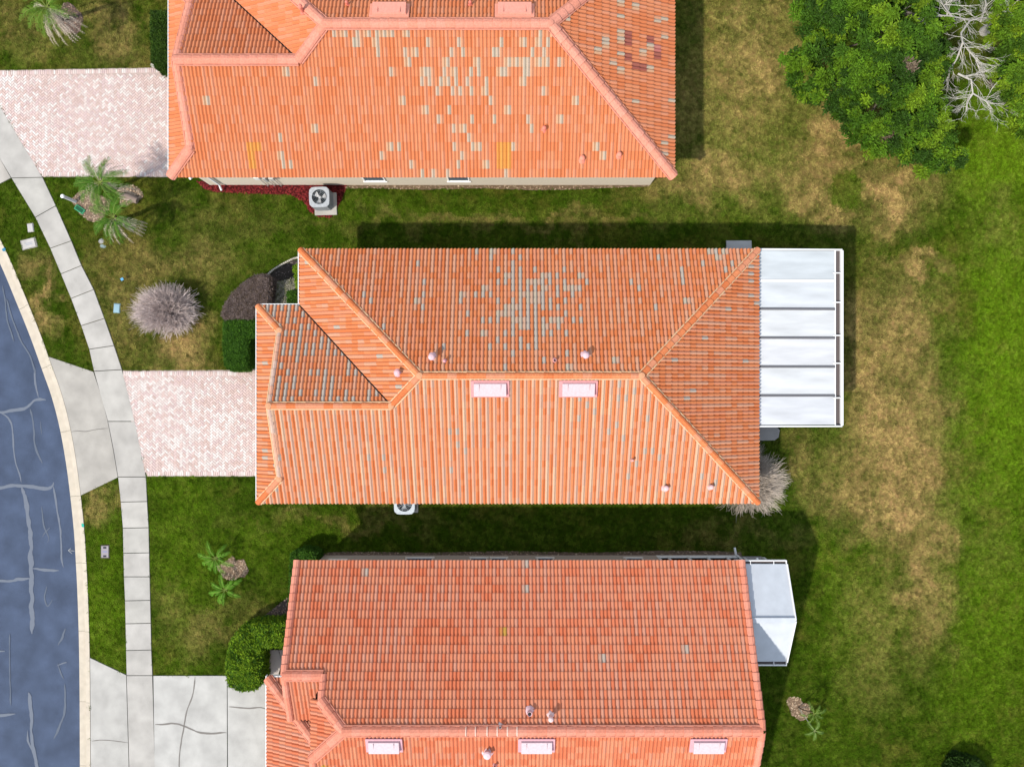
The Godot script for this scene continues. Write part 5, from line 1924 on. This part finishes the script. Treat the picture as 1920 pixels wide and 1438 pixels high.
func plants() -> void:
	rng.seed = 21
	var red := [Color(0.14, 0.012, 0.014), Color(0.10, 0.008, 0.01), Color(0.18, 0.02, 0.02)]
	var tan := [Color(0.34, 0.25, 0.17), Color(0.26, 0.18, 0.12), Color(0.42, 0.33, 0.24)]
	var brown := [Color(0.20, 0.13, 0.10), Color(0.14, 0.09, 0.07), Color(0.26, 0.19, 0.15)]
	bed("mulch_bed", poly([368, 340, 380, 352, 400, 360, 460, 363, 545, 365, 568, 378, 580, 396, 598, 407, 620, 408, 634, 388, 646, 362, 652, 340]), Color(0.09, 0.009, 0.011), 2200, 0.07, red)
	bed("bare_soil", poly([652, 340, 646, 354, 700, 353, 800, 356, 900, 353, 1000, 357, 1060, 356, 1150, 352, 1215, 350, 1225, 340]), Color(0.20, 0.14, 0.09), 700, 0.05, tan)
	bed("bare_soil", poly([575, 1038, 650, 1034, 800, 1036, 950, 1033, 1100, 1036, 1250, 1032, 1390, 1034, 1392, 1050, 575, 1050]), Color(0.22, 0.16, 0.12), 900, 0.05, tan)
	bed("mulch_ring", circle(131, 34, 24, 25, 0.25), Color(0.14, 0.10, 0.085), 260, 0.06, brown)
	bed("mulch_ring", circle(437, 1060, 25, 23, 0.5), Color(0.24, 0.17, 0.12), 260, 0.06, tan)
	bed("mulch_ring", circle(1497, 1327, 22, 21, 0.4), Color(0.26, 0.18, 0.12), 240, 0.06, tan)
	bed("mulch_ring", circle(168, 385, 34, 24, 0.5), Color(0.27, 0.19, 0.14), 380, 0.06, tan)
	bed("mulch_ring", circle(240, 372, 24, 18, 0.5), Color(0.24, 0.18, 0.13), 260, 0.07, tan)
	bed("planting_bed", poly([498, 520, 520, 502, 545, 489, 600, 482, 600, 590, 500, 590]), Color(0.07, 0.055, 0.05), 500, 0.05, [Color(0.16, 0.13, 0.12), Color(0.1, 0.08, 0.07), Color(0.24, 0.2, 0.19)])
	# curved white edging stones of that bed
	var ed := smooth([500, 518, 512, 507, 528, 497, 545, 488, 556, 484, 580, 481], 5)
	var er := thing("garden_edging", v3(ed[0], 0), "curved cream edging blocks along the planting bed", "edging")
	for i in ed.size() - 1:
		var mb := MB.new()
		mb.off = er.position
		var d := (ed[i + 1] - ed[i])
		var ex := Vector3(d.x, 0, d.y).normalized()
		mb.box(v3((ed[i] + ed[i + 1]) * 0.5, 0.05), Vector3(d.length() - 0.006, 0.14, 0.085), shade(Color(0.58, 0.54, 0.46), rng.randf_range(0.9, 1.1)), Basis(ex, Vector3.UP, ex.cross(Vector3.UP)), 0.012)
		part("edging_block", mb.done(), M.concrete, er)
	var green := [Color(0.04, 0.105, 0.010), Color(0.055, 0.135, 0.012), Color(0.03, 0.08, 0.010)]
	var bright := [Color(0.14, 0.24, 0.012), Color(0.18, 0.28, 0.015), Color(0.085, 0.17, 0.010)]
	var dead := [Color(0.17, 0.13, 0.125), Color(0.12, 0.09, 0.085), Color(0.22, 0.17, 0.16), Color(0.10, 0.07, 0.05)]
	hedge("brown_hedge", "clipped dry brown hedge with pointed west end in front of the middle house", "hedge", [413, 590, 418, 573, 432, 552, 452, 532, 475, 517, 492, 514, 506, 521, 506, 545, 501, 580, 497, 592, 465, 596, 420, 598], 1.25, dead, 0.045, 1500, Color(0.07, 0.05, 0.045), "clipped hedges", 0.025)
	hedge("green_hedge", "clipped dark green hedge beside the middle house's paver entry", "hedge", [418, 603, 440, 598, 500, 597, 500, 631, 463, 632, 461, 686, 453, 693, 430, 693, 420, 684, 417, 645], 1.15, green, 0.055, 1300, Color(0.015, 0.025, 0.008), "clipped hedges", 0.04)
	hedge("grey_shrub", "low silvery grey shrub between brown hedge and house wall", "shrub", [508, 532, 540, 526, 556, 520, 562, 545, 562, 580, 508, 580], 0.55, [Color(0.38, 0.35, 0.31), Color(0.31, 0.30, 0.25), Color(0.22, 0.23, 0.12)], 0.05, 900, Color(0.08, 0.075, 0.06), "", 0.06)
	hedge("leafy_shrub", "bright green shrub pressed against the middle house's front wall", "shrub", [550, 500, 566, 492, 580, 492, 580, 545, 556, 540], 0.85, bright, 0.06, 1000, Color(0.02, 0.03, 0.01), "", 0.10)
	hedge("leafy_shrub", "green shrub in the corner where the middle house's two eaves meet", "shrub", [538, 548, 560, 545, 580, 550, 580, 588, 540, 585], 0.8, green, 0.06, 1000, Color(0.015, 0.02, 0.008), "", 0.10)
	hedge("green_hedge", "curved bright green hedge around the bottom house's entry slab", "hedge", [423, 1262, 425, 1235, 432, 1205, 448, 1184, 475, 1173, 545, 1170, 545, 1214, 492, 1214, 487, 1225, 487, 1280, 478, 1293, 452, 1297, 430, 1290], 1.2, bright + green.slice(0, 1), 0.075, 800, Color(0.015, 0.03, 0.008), "clipped hedges", 0.09)
	hedge("green_hedge", "narrow dark green hedge along the bottom house's west wall", "hedge", [545, 1042, 566, 1034, 592, 1038, 592, 1056, 570, 1062, 566, 1190, 541, 1190], 1.0, green, 0.07, 900, Color(0.015, 0.025, 0.008), "clipped hedges", 0.08)
	hedge("green_hedge", "very dark hedge at the west wall of the top house", "hedge", [281, 20, 345, 18, 345, 124, 290, 124, 282, 112], 1.1, [Color(0.03, 0.07, 0.008), Color(0.045, 0.09, 0.010), Color(0.02, 0.045, 0.006)], 0.06, 900, Color(0.01, 0.018, 0.006), "clipped hedges", 0.05)
	bed("mulch_bed", poly([470, 1172, 500, 1150, 545, 1115, 545, 1175]), Color(0.13, 0.10, 0.085), 240, 0.06, brown)
	hedge("leafy_shrub", "dark shrub cut by the photo's bottom edge near the right corner", "shrub", [1785, 1470, 1792, 1440, 1808, 1426, 1828, 1430, 1850, 1440, 1862, 1470, 1840, 1500, 1800, 1500], 0.8, [Color(0.03, 0.07, 0.01), Color(0.02, 0.045, 0.008)], 0.10, 500, Color(0.01, 0.015, 0.006), "", 0.16)
	bare_shrub("round leafless purple-grey shrub alone on the middle house's front lawn", 305, 581, 1.62, 1.34, 1.2, 700, Color(0.55, 0.465, 0.445), 5)
	bare_shrub("leafless tan shrub spilling out at the middle house's south-east roof corner", 1412, 905, 1.85, 1.7, 1.4, 520, Color(0.46, 0.40, 0.345), 8)
	# palms
	palm("green palm with dry fronds at the top left corner of the photo", site(118, 36), site(88, 14, 2.4), 1.45, 15, [0.2, 0.5, 0.75, 1.0, -0.3, -0.15, 1.25, -1.9, 0.62], Color(0.085, 0.17, 0.018), 11)
	palm("tall palm overhanging the paver driveway edge", site(205, 358), site(187, 342, 2.3), 1.35, 16, [2.7, 3.1, -1.2, -1.4, 1.3, 1.5, -2.6, 2.4, -3.0, -0.9], Color(0.055, 0.13, 0.014), 17)
	palm("palm just south of the driveway palm with splayed straw fronds", site(228, 412), site(213, 408, 1.9), 1.25, 14, [0.9, 1.05, 1.2, 1.35, 1.5, -0.2, -0.5, 0.4, -0.9], Color(0.05, 0.125, 0.013), 23)
	palm("small bright palm beside the tan mulch ring, upper one of the pair", site(412, 1048), site(404, 1046, 0.6), 0.98, 9, [], Color(0.09, 0.22, 0.022), 29, 0.05, 16)
	palm("small bright palm below the tan mulch ring, lower one of the pair", site(426, 1102), site(422, 1106, 0.5), 0.92, 8, [], Color(0.09, 0.22, 0.022), 31, 0.05, 16)
	# staked sapling east of the bottom house
	var sb := palm("thin staked sapling palm in a tan mulch ring behind the bottom house", site(1497, 1326), site(1526, 1338, 1.2), 0.62, 7, [], Color(0.09, 0.16, 0.03), 37, 0.03, 12)
	var mb := MB.new()
	mb.tube([Vector3(0, 0, 0), site(1528, 1370, 1.1) - site(1497, 1326)], [0.025, 0.018], 6, Color(0.34, 0.36, 0.30))
	part("second_stem", mb.done(), M.bark, sb)
	var fm := frond_mesh(0.5, 0.6, 0.5, 12, 0.16, Color(0.09, 0.16, 0.03), Color(0.2, 0.24, 0.1), 3)
	for k in 5:
		part("frond", fm, M.leaf, sb, Transform3D(Basis(Vector3.UP, k * 1.3), site(1528, 1370, 1.1) - site(1497, 1326)))
	# weathered stump in the mulch between the driveway palms
	var st := thing("palm_stump", site(243, 372), "weathered grey palm stump lying in the mulch between the driveway palms", "stump")
	mb = MB.new()
	mb.tube([Vector3(-0.42, 0.12, -0.10), Vector3(0.0, 0.16, -0.02), Vector3(0.42, 0.13, 0.14)], [0.12, 0.17, 0.15], 10, Color(0.30, 0.235, 0.20))
	part("log", mb.done(), M.bark, st)
	for k in 7:
		mb = MB.new()
		var z := -0.12 + k * 0.04
		mb.tube([Vector3(-0.4, 0.20 + 0.05 * sin(k * 2.0), z - 0.1), Vector3(0.05, 0.29 - absf(z) * 0.3, z), Vector3(0.40, 0.2, z + 0.12)], [0.014, 0.028, 0.016], 5, shade(Color(0.40, 0.33, 0.29), rng.randf_range(0.7, 1.2)))
		part("husk", mb.done(), M.bark, st)

func trees() -> void:
	var tones := [Color(0.042, 0.10, 0.007), Color(0.065, 0.14, 0.008), Color(0.026, 0.065, 0.006), Color(0.11, 0.19, 0.010), Color(0.04, 0.095, 0.007), Color(0.075, 0.15, 0.008), Color(0.022, 0.055, 0.006)]
	# clump: survey position, radius (units), height of its middle
	tree("dense dark green tree reaching into the back lawn from the top right", site(1668, 115), [
		[1530, 5, 45, 4.6], [1580, 20, 48, 5.2], [1640, 0, 50, 5.6], [1700, 10, 48, 5.2], [1525, 60, 30, 4.4], [1500, 125, 36, 3.9], [1545, 110, 42, 4.7], [1600, 80, 50, 5.6], [1660, 70, 52, 6.0], [1720, 75, 46, 5.4], [1515, 165, 26, 3.6], [1550, 165, 32, 4.2], [1610, 145, 48, 5.2], [1670, 140, 52, 5.8], [1725, 140, 42, 5.0], [1575, 200, 30, 3.8], [1640, 205, 44, 4.8], [1700, 205, 46, 5.0], [1610, 250, 26, 3.2], [1645, 262, 32, 3.6], [1700, 270, 40, 3.9], [1745, 262, 38, 3.8], [1770, 290, 30, 3.2], [1720, 300, 32, 3.2], [1745, 215, 30, 4.0], [1760, 30, 30, 4.4], [1755, 110, 28, 4.4]], 190, tones, 51)
	tree("bright green tree cut by the right edge near the top corner", site(1915, 160), [
		[1890, 80, 42, 4.8], [1925, 60, 50, 5.2], [1880, 130, 36, 4.6], [1930, 130, 50, 5.4], [1895, 180, 38, 4.6], [1935, 190, 46, 5.0], [1900, 225, 34, 4.0], [1935, 250, 40, 4.2], [1885, 40, 30, 4.4], [1905, 5, 40, 4.8], [1965, 120, 50, 5.2], [1970, 200, 48, 4.8], [1960, 30, 50, 5.0]], 170, [Color(0.07, 0.14, 0.008), Color(0.04, 0.09, 0.007), Color(0.12, 0.20, 0.010)], 57)
	bare_tree()

func _ready() -> void:
	rng.seed = 1
	nz.frequency = 0.01
	nz.seed = 7
	nz.fractal_octaves = 4
	nz2.frequency = 0.01
	nz2.seed = 19
	nz2.fractal_octaves = 3
	nz3.frequency = 0.01
	nz3.seed = 33
	nz3.fractal_octaves = 2
	light_and_camera()
	materials()
	road_line = smooth([-330, 90, -290, 124, -230, 176, -180, 226, -136, 278, -96, 332, -60, 388, -28, 445, 0, 503, 25, 563, 52, 630, 74, 691, 93, 745, 108, 803, 120, 870, 129, 940, 135, 1000, 138, 1048, 142, 1131, 145, 1251, 146, 1438, 146, 1600, 143, 1750], 8)
	ground_and_lawn()
	street()
	pavements()
	paver_drive(poly([231, 696, 470, 695, 470, 630, 512, 630, 512, 892, 276, 892, 253, 790]), [[s2(231, 696), s2(470, 696), Vector2(0, 1)], [s2(512, 892), s2(270, 892), Vector2(0, -1)]], 61)
	paver_drive(poly([-52, 134, 350, 127, 350, 331, 81, 331, -22, 160]), [[s2(-52, 134), s2(350, 127), Vector2(0, 1)], [s2(350, 331), s2(70, 331), Vector2(0, -1)]], 62)
	main_house()
	top_house()
	bottom_house()
	plants()
	trees()
	small_things()
	grass()
